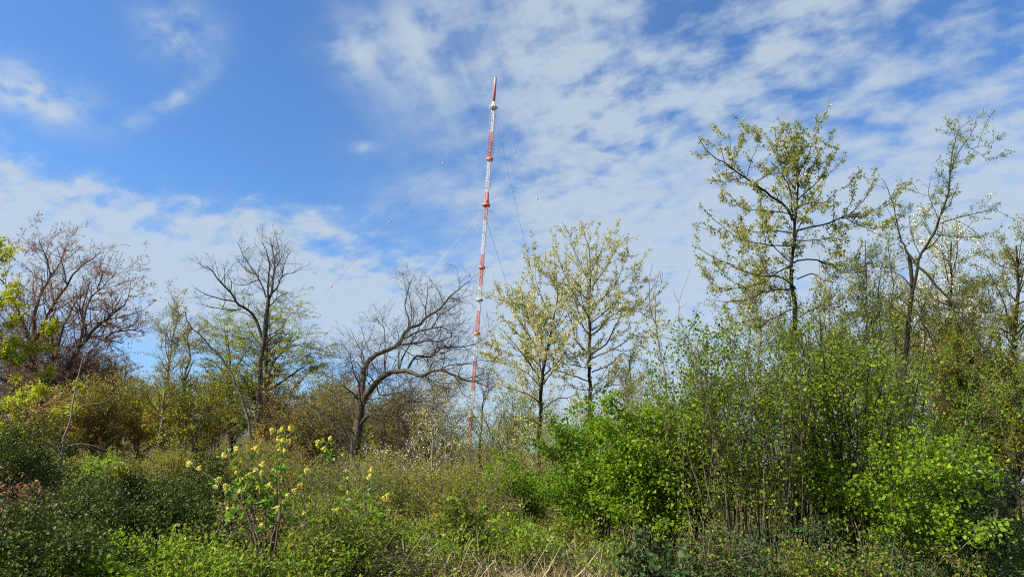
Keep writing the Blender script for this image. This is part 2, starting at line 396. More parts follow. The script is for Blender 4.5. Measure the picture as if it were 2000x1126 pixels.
def tree(name, label, cat, px, Y, top, levels, leaves, bark, twig, seed, width=1.5, r=.06, nl=14, t0=.3, ang=48, up=.10, group=None, lean=0., fork=0):
    """a tree grown from a leader: px = column of its foot, top = (column, row) of its tip, width = crown radius in metres"""
    rng = np.random.default_rng(seed)
    base = base_at(px, Y); root = thing(name, label, cat, base, group)
    tp = at(top[0], top[1], Y + lean)
    K = 14; u = np.linspace(0, 1, K)[:, None]
    P = (base - [0, 0, .1]) * (1 - u) + tp * u
    H = tp[2] - base[2]
    wv = np.cumsum(rng.normal(0, .012 * H, (K, 3)), 0); wv -= u * wv[-1]; wv[:, 2] = 0
    P = P + wv * .8
    R = r * (1 - .86 * u[:, 0]) ** .85
    mains = [(P[None], R[None])]
    if fork:
        f = spawn(rng, P[None], R[None], fork / H, H * .55, ang=22, asd=6, t=(.2, .5), K=12, wob=.06, up=.08, rr=.7, tip=.2, tap=.3)
        if len(f[0]): mains.append(f)
    lv0 = spawn(rng, P[None], R[None], nl / H / (1 - t0), width * 1.35, ang=ang, asd=12, t=(t0, .97), K=8, wob=.10, up=up, rr=.5, rmax=r * .5, tip=.25, tap=.62)
    mains.append(lv0)
    if fork and len(mains[1][0]):
        mains.append(spawn(rng, mains[1][0], mains[1][1], nl / H / 2, width * .9, ang=ang, asd=12, t=(.3, .97), K=8, wob=.10, up=up, rr=.5, tip=.25, tap=.5))
    return root, dress(root, base, rng, mains, levels, leaves, bark, twig)
def shrub(name, label, cat, px, Y, top, W, stems, levels, leaves, bark, twig, seed, r=.014, group=None, lean=(0, 0), foot=.25, round_=.45, dep=None):
    """a many-stemmed shrub; top = row its crown reaches, W = radius in metres"""
    rng = np.random.default_rng(seed)
    base = base_at(px, Y); root = thing(name, label, cat, base, group)
    tp = at(px, top, Y); H = max(.4, tp[2] - base[2]); K = 9
    th = rng.uniform(0, 2 * math.pi, stems); q = np.sqrt(rng.uniform(0, 1, stems))
    hz = H * (1 - round_ * q ** 2) * rng.uniform(.78, 1.04, stems)
    D = W if dep is None else dep
    tip = np.stack([W * q * np.cos(th) + lean[0], D * q * np.sin(th) + lean[1], hz], -1)
    ft = np.stack([foot * q * np.cos(th), foot * q * np.sin(th), np.full(stems, -.08)], -1) + rng.normal(0, foot * .25, (stems, 3)) * [1, 1, 0]
    u = np.linspace(0, 1, K)[None, :, None]
    P = ft[:, None] + (tip - ft)[:, None] * np.concatenate([u ** 1.35, u ** 1.35, u ** .92], -1) + base
    P[:, 1:] += np.cumsum(rng.normal(0, .012 * H, (stems, K - 1, 3)), 1)
    R = (r * rng.uniform(.6, 1.3, stems))[:, None] * np.linspace(1, .25, K)[None]
    return root, dress(root, base, rng, [(P, R)], levels, leaves, bark, twig, 'branches')


# ------------------------------------------------------------------ ground
def build_ground():
    u = np.linspace(-1, 1, 181)
    gx = np.sign(u) * (np.abs(u) * 60 + np.abs(u) ** 8 * 4000)
    v = np.linspace(0, 1, 161)
    gy = -30 + v * 130 + v ** 8 * 5000
    X, Y = np.meshgrid(gx, gy)
    Z = ground_z(X, Y) + np.random.default_rng(3).normal(0, .02, X.shape)
    V = np.stack([X, Y, Z], -1).reshape(-1, 3)
    n, m = X.shape
    a = np.arange(n * m).reshape(n, m)
    Fq = np.stack([a[:-1, :-1], a[:-1, 1:], a[1:, 1:], a[1:, :-1]], -1).reshape(-1, 4)
    mt, nt, o = new_mat('leaf_litter')
    tc = nt.nodes.new('ShaderNodeTexCoord')
    n1 = nt.nodes.new('ShaderNodeTexNoise'); n1.inputs['Scale'].default_value = 9; n1.inputs['Detail'].default_value = 8; n1.inputs['Roughness'].default_value = .7
    n2 = nt.nodes.new('ShaderNodeTexNoise'); n2.inputs['Scale'].default_value = .35; n2.inputs['Detail'].default_value = 5
    nt.links.new(tc.outputs['Object'], n1.inputs['Vector']); nt.links.new(tc.outputs['Object'], n2.inputs['Vector'])
    c1 = ramp(nt, E(nt, n1.outputs['Fac']).sm(.3, .7).s, ((.03, .024, .014), (.10, .078, .042), (.16, .125, .07)))
    mx = nt.nodes.new('ShaderNodeMix'); mx.data_type = 'RGBA'
    nt.links.new((E(nt, n2.outputs['Fac']).sm(.45, .65) * .7).s, mx.inputs[0]); nt.links.new(c1, mx.inputs[6]); mx.inputs[7].default_value = (.05, .085, .02, 1)
    p = nt.nodes.new('ShaderNodeBsdfPrincipled'); p.inputs['Roughness'].default_value = 1; p.inputs['Specular IOR Level'].default_value = 0
    nt.links.new(mx.outputs[2], p.inputs['Base Color'])
    b = nt.nodes.new('ShaderNodeBump'); b.inputs['Strength'].default_value = 1; b.inputs['Distance'].default_value = .1
    nt.links.new(n1.outputs['Fac'], b.inputs['Height']); nt.links.new(b.outputs[0], p.inputs['Normal'])
    nt.links.new(p.outputs[0], o.inputs[0])
    return stuff('ground', (V, Fq), mt, kind='structure', smooth=True)
build_ground()

# ------------------------------------------------------------------ the radio mast
MY = 480.0
M_RED = paint_mat('red_mast_paint', (.60, .15, .075)); M_WHITE = paint_mat('white_mast_paint', (.60, .61, .60))  # red is paled to stand in for haze over the distance
M_PINK = paint_mat('faded_red_shell', (.55, .20, .14)); M_STEEL = paint_mat('galvanised_steel', (.34, .35, .35), .5, .3)
M_WIRE = paint_mat('dark_wire', (.13, .14, .15), .5, .2); M_WIRE_SUN = paint_mat('sunlit_wire_tone', (.60, .60, .60), .4)  # the brighter wire has the sun's gleam on the guys put into its colour
mast_top = at(968, 153, MY); mast_foot = at(914, 893, MY); MX = (mast_top[0] + mast_foot[0]) / 2
def mz(py): return at(968 - (py - 153) * .0735, py, MY)[2]
mast_base = np.array([MX, MY, -2.0])
mast = thing('radio_mast', 'tall red and white lattice radio mast with guy wires rising behind the trees', 'mast', mast_base)
def bars(segs, sides=5):
    """segs: list of (a, b, r)"""
    P = np.array([[a, b] for a, b, r in segs], float); R = np.array([[r, r] for a, b, r in segs], float)
    P = np.concatenate([P[:, :1], P[:, :1] * .5 + P[:, 1:] * .5, P[:, 1:]], 1); R = np.concatenate([R, R[:, :1]], 1)
    return tubes([(P, R, sides)])
HWID = 1.12                                      # half width of the lattice
ANG = [math.radians(a) for a in (30, 120, 210, 300)]
def corner(i, z, h=HWID): return np.array([MX + h * 1.2 * math.cos(ANG[i]), MY + h * 1.2 * math.sin(ANG[i]), z])
def lattice(z0, z1, m, name='lattice_section'):
    segs = []; n = max(2, int(round((z1 - z0) / 3.4))); zs = np.linspace(z0, z1, n + 1)
    for i in range(4):
        segs.append((corner(i, z0), corner(i, z1), .19))
        j = (i + 1) % 4
        for k in range(n):
            segs.append((corner(i, zs[k]), corner(j, zs[k]), .085))
            a, b = (i, j) if k % 2 else (j, i)
            segs.append((corner(a, zs[k]), corner(b, zs[k + 1]), .09))
    for k in range(n * 4):                       # cable ladder up the middle
        zz = z0 + (z1 - z0) * k / (n * 4)
        segs.append((np.array([MX - .3, MY, zz]), np.array([MX + .3, MY, zz]), .04))
    for sx in (-.3, .3, .55): segs.append((np.array([MX + sx, MY, z0]), np.array([MX + sx, MY, z1]), .09))
    return part(name, bars(segs), m, mast, mast_base)
stripe = [(893, 815, M_RED), (815, 763, M_WHITE), (763, 705, M_RED), (705, 655, M_WHITE), (655, 606, M_RED), (606, 558, M_WHITE), (558, 496, M_RED),
          (496, 430, M_WHITE), (430, 375, M_RED), (375, 314, M_WHITE), (314, 258, M_RED), (258, 214, M_WHITE)]
for y0, y1, m in stripe: lattice(mz(y0) if y0 < 890 else -2.0, mz(y1), m)
def ring(z, r0, r1, h, m, name, n=20):
    """a walkway: a flat collar around the mast with a rail"""
    th = np.arange(n) * 2 * math.pi / n; c, s = np.cos(th), np.sin(th)
    prof = [(r0, z), (r1, z), (r1, z + .25), (r1, z + h), (r1 - .08, z + h), (r1 - .08, z + .3), (r0, z + .3)]
    V = np.array([[(MX + r * c[i], MY + r * s[i], zz) for i in range(n)] for r, zz in prof]).reshape(-1, 3)
    k = len(prof); a = np.arange(k * n).reshape(k, n)
    Fq = np.stack([a, np.roll(a, -1, 1), np.roll(np.roll(a, -1, 0), -1, 1), np.roll(a, -1, 0)], -1).reshape(-1, 4)
    return part(name, (V, Fq), m, mast, mast_base)
for py, r1, h, m in ((815, 2.9, 1.5, M_RED), (653, 2.9, 1.5, M_RED), (587, 3.1, 1.2, M_STEEL), (524, 3.0, 1.4, M_RED), (313, 2.9, 1.8, M_RED), (402, 3.6, 1.2, M_RED)):
    ring(mz(py), 1.2, r1 * .85, h, m, 'walkway')
def lathe(prof, m, name, n=20, smooth=True):
    th = np.arange(n) * 2 * math.pi / n; c, s = np.cos(th), np.sin(th)
    V = np.array([[(MX + r * c[i], MY + r * s[i], zz) for i in range(n)] for r, zz in prof]).reshape(-1, 3)
    k = len(prof); a = np.arange(k * n).reshape(k, n)
    Fq = np.stack([a[:-1], np.roll(a, -1, 1)[:-1], np.roll(a, -1, 1)[1:], a[1:]], -1).reshape(-1, 4)
    return part(name, (V, Fq), m, mast, mast_base, smooth)
zt = mz(153)
lathe([(0.02, zt + .6), (.9, zt + .5), (1.05, zt), (1.05, mz(200)), (.02, mz(200))], M_PINK, 'antenna_shell')
sg = []
for i in range(8):
    t = i * math.pi / 4; sg.append((np.array([MX + .95 * math.cos(t), MY + .95 * math.sin(t), zt]), np.array([MX + 1.25 * math.cos(t), MY + 1.25 * math.sin(t), zt + 1.6]), .07))
    t2 = t + math.pi / 4; sg.append((np.array([MX + 1.25 * math.cos(t), MY + 1.25 * math.sin(t), zt + 1.6]), np.array([MX + 1.25 * math.cos(t2), MY + 1.25 * math.sin(t2), zt + 1.6]), .08))
part('top_rail', bars(sg), M_STEEL, mast, mast_base)
za = mz(214)
lathe([(1.5, za), (2.2, za + .2), (2.3, za + 1.2), (1.9, za + 1.6), (1.5, za + 3.6), (1.25, mz(200) + .2), (0.4, mz(200) + .3)], M_WHITE, 'collar')
ring(mz(211), 1.6, 3.0, .9, M_STEEL, 'walkway')
sg = []
for i in range(8):                                # aerials around the upper walkway
    t = i * math.pi / 4 + .3; r = 3.3
    part('whip_antenna', bars([(np.array([MX + r * math.cos(t), MY + r * math.sin(t), mz(213)]), np.array([MX + r * math.cos(t), MY + r * math.sin(t), mz(206)]), .14)]), M_WHITE, mast, mast_base)
def dipoles(zs, reach, m, name, az0=0.0, n=4, both=True):
    sg = []
    for k, z in enumerate(zs):
        for i in range(n):
            t = az0 + i * 2 * math.pi / n; c, s = math.cos(t), math.sin(t)
            a = np.array([MX + 1.2 * c, MY + 1.2 * s, z]); b = np.array([MX + reach * c, MY + reach * s, z])
            mid = a * .45 + b * .55
            part(name, bars([(a, b, .11), (b - [0, 0, .9], b + [0, 0, .9], .09), (mid - [0, 0, .7], mid + [0, 0, .7], .07)]), m, mast, mast_base)
dipoles(np.linspace(mz(308), mz(262), 9), 2.7, M_RED, 'dipole', .5)
sg = []
for z in np.linspace(mz(309), mz(280), 12):
    sg.append((np.array([MX - .2, MY - 1.6, z]), np.array([MX + .5, MY - 1.6, z + .9]), .22))
part('feeder_panel', bars(sg), M_WIRE, mast, mast_base)
dipoles(np.linspace(mz(256), mz(222), 8), 2.4, M_WHITE, 'dipole', .5)
for z in np.linspace(mz(366), mz(351), 4): ring(z, 2.5, 2.75, .25, M_WHITE, 'antenna_hoop', 16)
lathe([(1.3, mz(378)), (1.5, mz(388)), (2.1, mz(401)), (1.5, mz(403))], M_RED, 'flared_bracket', 4, False)
dipoles([mz(p) for p in (409, 413, 418, 423, 427)], 5.2, M_WHITE, 'yagi_antenna', .2, 4)
sg = []
for p, q in ((434, 7.5), (438, 6.6), (442, 7.2), (446, 6.0), (452, 5.0)):
    z = mz(p); a = np.array([MX - 1, MY - .8, z]); b = np.array([MX - q, MY - 2.0, z - .4]); part('side_antenna', bars([(a, b, .12), (b - [0, 0, .9], b + [0, 0, .9], .12)]), M_WHITE, mast, mast_base)
# guy wires, three ways out from each bracket; the top ones carry red and white marker balls
def wire_obj(a, b, r, m, sag=.012):
    u = np.linspace(0, 1, 24)[:, None]; P = a * (1 - u) + b * u
    P[:, 2] -= (np.linalg.norm(b - a) * sag * 4 * u * (1 - u))[:, 0]
    V, Fq = tubes([(P[None], np.full((1, 24), r), 5)])
    return part('guy_wire', (V, Fq), m, mast, mast_base), P
def anchor(px, py, Y): p = at(px, py, Y); p[2] = 0; return p
A_L, A_N, A_F = anchor(380, 860, 455), anchor(1300, 900, 330), anchor(1122, 890, 640)
B_L = anchor(560, 870, 470)
top_att = np.array([MX, MY, mz(209)])
def ball(P, px, wire):
    # the point of the wire seen at the pixel column px
    best = min(range(400), key=lambda q: abs(proj(lerp(P, q / 399))[0] - px)); c = lerp(P, best / 399)
    n, k = 14, 9; r = .74
    th = np.arange(n) * 2 * math.pi / n; ph = np.linspace(-math.pi / 2, math.pi / 2, k)
    V = np.array([[(r * math.cos(p) * math.cos(t), r * math.cos(p) * math.sin(t), r * math.sin(p)) for t in th] for p in ph]).reshape(-1, 3) + c
    a = np.arange(n * k).reshape(k, n); Fq = np.stack([a[:-1], np.roll(a, -1, 1)[:-1], np.roll(a, -1, 1)[1:], a[1:]], -1).reshape(-1, 4)
    o = part('marker_ball', (V, Fq), M_WHITE, wire, mast_base, True)
    o.data.materials.append(M_RED); o.data.polygons.foreach_set('material_index', np.array([1 if (i // n) >= (k - 1) // 2 else 0 for i in range(len(Fq))], dtype=np.int32)); o.data.update()
def proj(p):
    d = CM.T @ (np.asarray(p) - [0, 0, EYE]); return 1000 + F * d[0] / -d[2], 563 - F * d[1] / -d[2]
def lerp(P, t):
    f = t * (len(P) - 1); i = min(int(f), len(P) - 2); return P[i] * (1 - f + i) + P[i + 1] * (f - i)
for A, balls, r in ((A_L, (865, 761, 648), .07), (A_N, (1005, 1049, 1090), .07), (A_F, (1001, 1033), .09)):
    wo, P = wire_obj(top_att, A, r, M_WIRE, .003)
    for px in balls: ball(P, px, wo)
mid = np.array([MX, MY, mz(401)])
wire_obj(mid, B_L, .09, M_WIRE_SUN, .004); wire_obj(np.array([MX, MY, mz(424)]), anchor(1100, 890, 600), .12, M_WIRE, .003); wire_obj(mid, anchor(1180, 900, 380), .04, M_WIRE, .003)
low_ = np.array([MX, MY, mz(588)])
wire_obj(low_, anchor(1010, 890, 570), .12, M_WIRE_SUN, .003); wire_obj(low_, anchor(1120, 895, 380), .05, M_WIRE, .003); wire_obj(low_, anchor(720, 880, 470), .05, M_WIRE, .003)

# ------------------------------------------------------------------ far woodland: a band of bare and budding trees that reads as one mass
def distant_woodland():
    rng = np.random.default_rng(77)
    # rows of the treetops along the picture, in pixels
    xs = np.array([-300, 0, 120, 260, 330, 420, 520, 600, 680, 760, 830, 880, 905, 935, 990, 1100, 1300, 1600, 2000, 2300])
    ys = np.array([740, 745, 742, 750, 765, 765, 775, 785, 795, 800, 815, 858, 884, 880, 825, 800, 810, 860, 870, 870])
    gP, gR, tips = [], [], []
    N = 330
    px = rng.uniform(-250, 2250, N); Y = rng.uniform(48, 95, N)
    for x, d in zip(px, Y):
        b = base_at(x, d, 880); top = at(x, np.interp(x, xs, ys) + abs(rng.normal(0, 12)), d)[2]
        H = max(1.2, top - b[2])
        P = spline([b - [0, 0, .1], b + [rng.normal(0, .2), 0, H * .5], b + [rng.normal(0, .5), rng.normal(0, .5), H]], 8)
        gP.append(P); gR.append(np.linspace(.012 * H + .03, .012, 8))
    P, R = np.array(gP), np.array(gR)
    L1 = spawn(rng, P, R, 3.0, 2.0, ang=45, t=(.15, .97), K=6, wob=.12, up=.10, rmin=.012, tap=.5)
    L2 = spawn(rng, *L1, 3.0, .8, ang=45, K=4, wob=.15, up=.05, rmin=.009)
    L3 = spawn(rng, *L2, 2.5, .4, ang=45, K=3, wob=.15, rmin=.007)
    o = stuff('distant_woodland', tubes([(P, R, 5), (*L1, 3), (*L2, 3), (*L3, 3)]), T_GREY, 'far belt of bare and budding woodland along the horizon', 'woodland')
    lf = bpy.data.objects.new('leaves', mesh('leaves', *foliage(rng, [L2, L3], 'speck', .10, 90000, spread=.12, up=.4), L_OLIVE)); COL.objects.link(lf); lf.parent = o
    lf['kind'] = 'stuff'
distant_woodland()

# ------------------------------------------------------------------ traced trees
BARE = [dict(n=3.5, L=1.4, ang=50, wob=.19, up=.08, K=8, rmin=.0065, rmax=.017, t=(.08, 1), tap=.35),
        dict(n=5.2, L=.62, ang=46, wob=.22, up=.06, K=6, rmin=.0045, t=(.05, 1)),
        dict(n=5.6, L=.30, ang=44, wob=.24, up=.05, K=4, rmin=.0034, t=(.1, 1))]
def lev(base, **kw):
    r = [dict(l) for l in base]
    for l in r:
        for k, v in kw.items():
            l[k] = l.get(k, 0) * v
    return r

traced('oak_tree', 'leaning bare oak whose twisted limbs all sweep right toward the mast', 'tree', 24, [
    ([(692, 968), (690, 940), (695, 890), (700, 840), (705, 800), (707, 772)], 46, 30),
    ([(706, 776), (709, 745), (712, 718), (722, 703), (740, 688), (765, 679), (778, 668), (788, 651), (800, 638), (818, 632), (832, 616), (852, 606), (872, 588), (888, 572), (905, 560), (918, 548)], 24, 3, 0, 1.6),
    ([(706, 782), (725, 758), (738, 742), (757, 727), (780, 722), (797, 720), (810, 727), (825, 731), (835, 725), (850, 723), (868, 725), (882, 732), (898, 738), (915, 744), (935, 743), (957, 737)], 26, 2.5, 0, -2.2),
    ([(765, 679), (785, 672), (800, 670), (818, 671), (835, 665), (850, 668), (863, 667), (878, 659), (893, 655)], 8, 2),
    ([(780, 666), (800, 656), (820, 648), (838, 645), (860, 641), (880, 648), (893, 638), (908, 625)], 7, 2),
    ([(831, 618), (830, 600), (833, 580), (835, 563), (833, 552)], 6, 2),
    ([(798, 638), (797, 620), (791, 600), (795, 575), (800, 555), (806, 545)], 7, 2),
    ([(843, 640), (862, 612), (885, 598), (901, 588)], 5, 2),
    ([(797, 719), (805, 705), (812, 696), (828, 697), (842, 696), (852, 686), (865, 676), (880, 676), (905, 676), (925, 670), (940, 663), (956, 652)], 10, 2, 0, 1.8),
    ([(837, 724), (843, 710), (856, 702), (872, 697)], 5, 2),
    ([(860, 724), (874, 714), (890, 712), (915, 710), (940, 703), (962, 706)], 5, 2),
    ([(779, 722), (786, 700), (800, 675), (812, 655), (822, 635), (828, 612)], 7, 2),
    ([(750, 733), (751, 700), (750, 660), (748, 640), (735, 622)], 5, 1.6),
    ([(778, 722), (780, 690), (779, 655), (772, 636)], 5, 1.6),
    ([(712, 714), (708, 690), (700, 675), (690, 655), (684, 640)], 6, 1.6),
    ([(710, 730), (698, 706), (675, 707), (656, 714)], 5, 1.6),
    ([(722, 703), (735, 720), (742, 740), (748, 752)], 5, 2),
    ([(706, 790), (690, 768), (676, 760), (664, 764)], 6, 2),
    ([(700, 832), (715, 813), (735, 808), (754, 811), (775, 820), (800, 828), (818, 828), (837, 814), (861, 809), (880, 800)], 13, 2, 0, -1.4),
    ([(774, 819), (780, 792), (800, 782), (825, 785)], 6, 2),
    ([(787, 827), (792, 838), (798, 848)], 5, 2),
    ([(735, 748), (742, 770), (770, 768), (800, 762)], 6, 2),
    ([(698, 850), (680, 838), (660, 836), (640, 848)], 7, 2),
    ([(700, 800), (720, 775), (735, 745), (748, 712)], 8, 2, 0, 2.5),
    ([(704, 790), (700, 750), (690, 720), (684, 690)], 7, 2, 0, -2.5),
], lev(BARE, n=1.35), [dict(mat=L_BUD, name='buds', kind='speck', size=.028, count=2500, on=(-1,), spread=.004)], B_OAK, T_OAK, 11, deep=.5, ws=.5)

traced('oak_tree', 'tall bare-topped tree with forked crown standing in front of leafing hornbeam', 'tree', 32, [
    ([(488, 925), (493, 890), (500, 840), (507, 790), (513, 740), (516, 690), (521, 650), (524, 610), (524, 585)], 23, 14),
    ([(524, 588), (532, 570), (535, 545), (537, 520), (535, 495), (530, 475), (527, 462)], 10, 2, 0, .8),
    ([(524, 590), (522, 560), (525, 535), (525, 510), (520, 490), (512, 474)], 8, 2, 0, -1.2),
    ([(520, 580), (512, 560), (500, 535), (490, 520), (480, 505), (470, 490), (464, 474)], 7, 1.6),
    ([(506, 545), (480, 555), (465, 556), (452, 550)], 4, 1.4),
    ([(500, 535), (486, 530), (470, 515), (462, 505)], 4, 1.4),
    ([(531, 573), (542, 560), (548, 545), (558, 535), (575, 532), (587, 526)], 6, 1.5),
    ([(550, 543), (556, 515), (562, 500), (567, 490)], 4, 1.4),
    ([(536, 500), (545, 490), (541, 468)], 4, 1.4),
    ([(536, 525), (548, 505), (552, 488)], 4, 1.4),
    ([(525, 600), (545, 580), (560, 572), (570, 570)], 5, 1.5),
    ([(515, 668), (505, 635), (497, 615), (482, 602), (468, 595), (458, 582), (450, 570), (440, 560), (427, 545), (415, 530), (402, 517)], 13, 2, 0, -1.5),
    ([(460, 588), (440, 585), (420, 580), (400, 573), (380, 561)], 6, 1.5),
    ([(471, 604), (445, 605), (420, 600), (393, 594)], 5, 1.5),
    ([(450, 570), (452, 552), (446, 538)], 4, 1.5),
    ([(440, 585), (436, 598), (428, 612)], 3, 1.4),
    ([(516, 680), (530, 660), (548, 650), (560, 655)], 6, 1.6),
    ([(510, 770), (490, 745), (478, 735), (462, 730)], 7, 2),
    ([(505, 800), (525, 775), (540, 770), (556, 752)], 6, 2),
], lev(BARE, n=1.0, L=.9), [dict(mat=L_BUD, name='buds', kind='speck', size=.035, count=1800, spread=.005)], B_OAK, T_OAK, 12, deep=.55, ws=.55)

traced('beech_tree', 'huge spreading beech at the left, bare with reddish brown buds', 'tree', 36, [
    ([(62, 905), (68, 860), (74, 820), (80, 785), (84, 755)], 62, 46),
    ([(84, 765), (100, 745), (125, 728), (150, 690), (175, 655), (195, 635), (215, 620), (230, 605), (243, 595)], 18, 4, 0, -2),
    ([(78, 790), (95, 768), (120, 748), (148, 735), (165, 715), (185, 690)], 15, 3, 0, 2.5),
    ([(150, 690), (165, 625), (175, 590), (190, 565), (210, 550), (228, 530)], 9, 2, -1, 2.5),
    ([(163, 670), (168, 640), (160, 610), (170, 570), (176, 545)], 8, 2),
    ([(82, 760), (66, 715), (62, 680), (68, 640), (75, 600), (85, 570), (100, 540), (115, 520), (122, 498)], 22, 2.5, 0, 1.5),
    ([(64, 690), (75, 650), (95, 610), (110, 580), (130, 555), (145, 530), (170, 510), (195, 493)], 12, 2, 0, -2.5),
    ([(70, 700), (50, 650), (30, 600), (20, 570), (0, 545), (-20, 530)], 14, 2, 0, -2),
    ([(100, 540), (92, 510), (80, 480), (76, 468)], 5, 2),
    ([(130, 555), (125, 525), (118, 500), (112, 485)], 5, 1.6),
    ([(205, 660), (225, 647), (245, 645), (265, 643), (272, 630)], 7, 2),
    ([(175, 655), (195, 662), (215, 664), (238, 670)], 6, 2),
    ([(60, 720), (30, 690), (0, 660), (-40, 640)], 14, 3),
    ([(75, 800), (50, 770), (15, 745), (-30, 730)], 14, 3, 0, -3),
    ([(84, 780), (110, 770), (150, 768), (185, 760), (210, 745)], 12, 2, 0, 3),
    ([(80, 790), (100, 790), (130, 800), (160, 798), (180, 805)], 10, 2, 0, -3.5),
    ([(88, 750), (110, 700), (120, 655), (135, 620), (150, 590), (160, 560)], 12, 2, 0, 3.5),
    ([(84, 760), (100, 715), (105, 675), (96, 640), (110, 600)], 12, 2, 0, -3.5),
    ([(243, 596), (250, 580), (254, 560)], 4, 1.5),
    ([(190, 565), (200, 535), (196, 520)], 4, 1.5),
], [dict(n=4.8, L=1.9, ang=48, wob=.15, up=.08, K=7, rmin=.009, rmax=.03, t=(.12, 1), tap=.3),
    dict(n=4.6, L=.85, ang=45, wob=.18, up=.06, K=5, rmin=.0062),
    dict(n=4.8, L=.38, ang=42, wob=.2, up=.05, K=4, rmin=.0045)],
    [dict(mat=L_BUD, name='buds', kind='speck', size=.055, count=52000, spread=.015)], B_BEECH, T_BEECH, 13, deep=.6, ws=.62)

CH_L = [dict(n=4.6, L=.82, ang=50, wob=.10, up=.12, K=7, rmin=.0042, rmax=.010, t=(.15, 1), tap=.35),
        dict(n=6.5, L=.16, ang=55, wob=.12, up=.06, K=3, rmin=.004, src=(0, 1), t=(.3, 1))]
traced('cherry_tree', 'tall dark-trunked cherry in young leaf and blossom, standing above the hazel thicket', 'tree', 16, [
    ([(1572, 1040), (1565, 850), (1562, 720), (1563, 640), (1563, 600), (1556, 560), (1549, 525), (1547, 490), (1550, 450), (1553, 410), (1553, 380), (1555, 350), (1550, 315), (1545, 288)], 31, 3),
    ([(1549, 432), (1540, 412), (1525, 395), (1507, 383), (1490, 370), (1473, 358), (1455, 345), (1435, 330), (1415, 315), (1395, 305), (1378, 292), (1365, 270)], 10, 2, 0, -1.2),
    ([(1473, 358), (1500, 340), (1518, 325), (1540, 310)], 4, 1.5), ([(1435, 330), (1428, 300), (1425, 264)], 3, 1.5),
    ([(1458, 346), (1464, 320), (1476, 290), (1483, 261)], 3, 1.5), ([(1415, 315), (1408, 290), (1404, 282)], 3, 1.5),
    ([(1553, 372), (1530, 335), (1517, 295), (1515, 252)], 5, 1.5), ([(1552, 345), (1538, 300), (1530, 275)], 4, 1.5),
    ([(1554, 368), (1556, 320), (1558, 285), (1556, 266)], 4, 1.5), ([(1555, 350), (1575, 310), (1590, 272), (1593, 262)], 4, 1.5),
    ([(1553, 395), (1585, 365), (1605, 345), (1630, 332)], 5, 1.5), ([(1553, 380), (1570, 340), (1582, 300)], 4, 1.5),
    ([(1551, 452), (1575, 445), (1605, 440), (1635, 428), (1665, 415), (1690, 385), (1714, 347)], 7, 1.5, 0, 1),
    ([(1635, 428), (1670, 424), (1690, 420), (1730, 397)], 4, 1.5), ([(1650, 424), (1680, 440), (1710, 445), (1735, 440)], 4, 1.5),
    ([(1547, 512), (1536, 505), (1520, 490), (1503, 465), (1497, 440), (1495, 420)], 5, 1.5),
    ([(1553, 562), (1530, 545), (1505, 541), (1480, 540), (1455, 532), (1430, 518), (1400, 505), (1375, 490), (1357, 482)], 7, 1.5, 0, -.8),
    ([(1549, 516), (1520, 532), (1500, 545), (1475, 556), (1445, 562), (1400, 560), (1380, 540)], 5, 1.5),
    ([(1555, 564), (1520, 568), (1490, 575), (1460, 590), (1425, 592), (1400, 588)], 6, 1.5, 0, -1.8),
    ([(1550, 513), (1570, 507), (1605, 510), (1630, 520), (1650, 530), (1680, 523), (1702, 508)], 6, 1.5, 0, 1.6),
    ([(1550, 455), (1520, 450), (1480, 452), (1440, 440), (1405, 430)], 5, 1.5, 0, 1.5), ([(1549, 480), (1500, 478), (1450, 470), (1395, 430)], 5, 1.5, 0, -1.6),
    ([(1552, 420), (1530, 415), (1490, 410), (1450, 405), (1420, 375)], 5, 1.5, 0, 1.4), ([(1550, 470), (1590, 470), (1625, 465), (1660, 470)], 5, 1.5),
    ([(1552, 410), (1580, 395), (1610, 395), (1635, 372)], 5, 1.5), ([(1556, 545), (1585, 535), (1610, 548), (1640, 552)], 5, 1.5),
    ([(1551, 440), (1545, 400), (1535, 360), (1520, 330)], 5, 1.5, 0, -2), ([(1552, 480), (1562, 440), (1580, 410), (1600, 380)], 5, 1.5, 0, 2),
    ([(1560, 600), (1530, 610), (1500, 625), (1470, 622)], 5, 1.5), ([(1562, 620), (1590, 600), (1620, 602), (1655, 590)], 5, 1.5),
], CH_L, [dict(mat=L_CHERRY, kind='leaf', size=.045, count=27000, on=(1, 2), t=(.12, 1), spread=.02, up=.4, hang=.3, cluster=3, cspread=.03),
          dict(mat=L_BLOOM, name='blossom', kind='petal', size=.030, count=4200, on=(1, 2), t=(.3, 1), spread=.02, up=.3, cluster=4, cspread=.025)],
    B_CHERRY, T_DARK, 14, deep=.5, ws=.58)

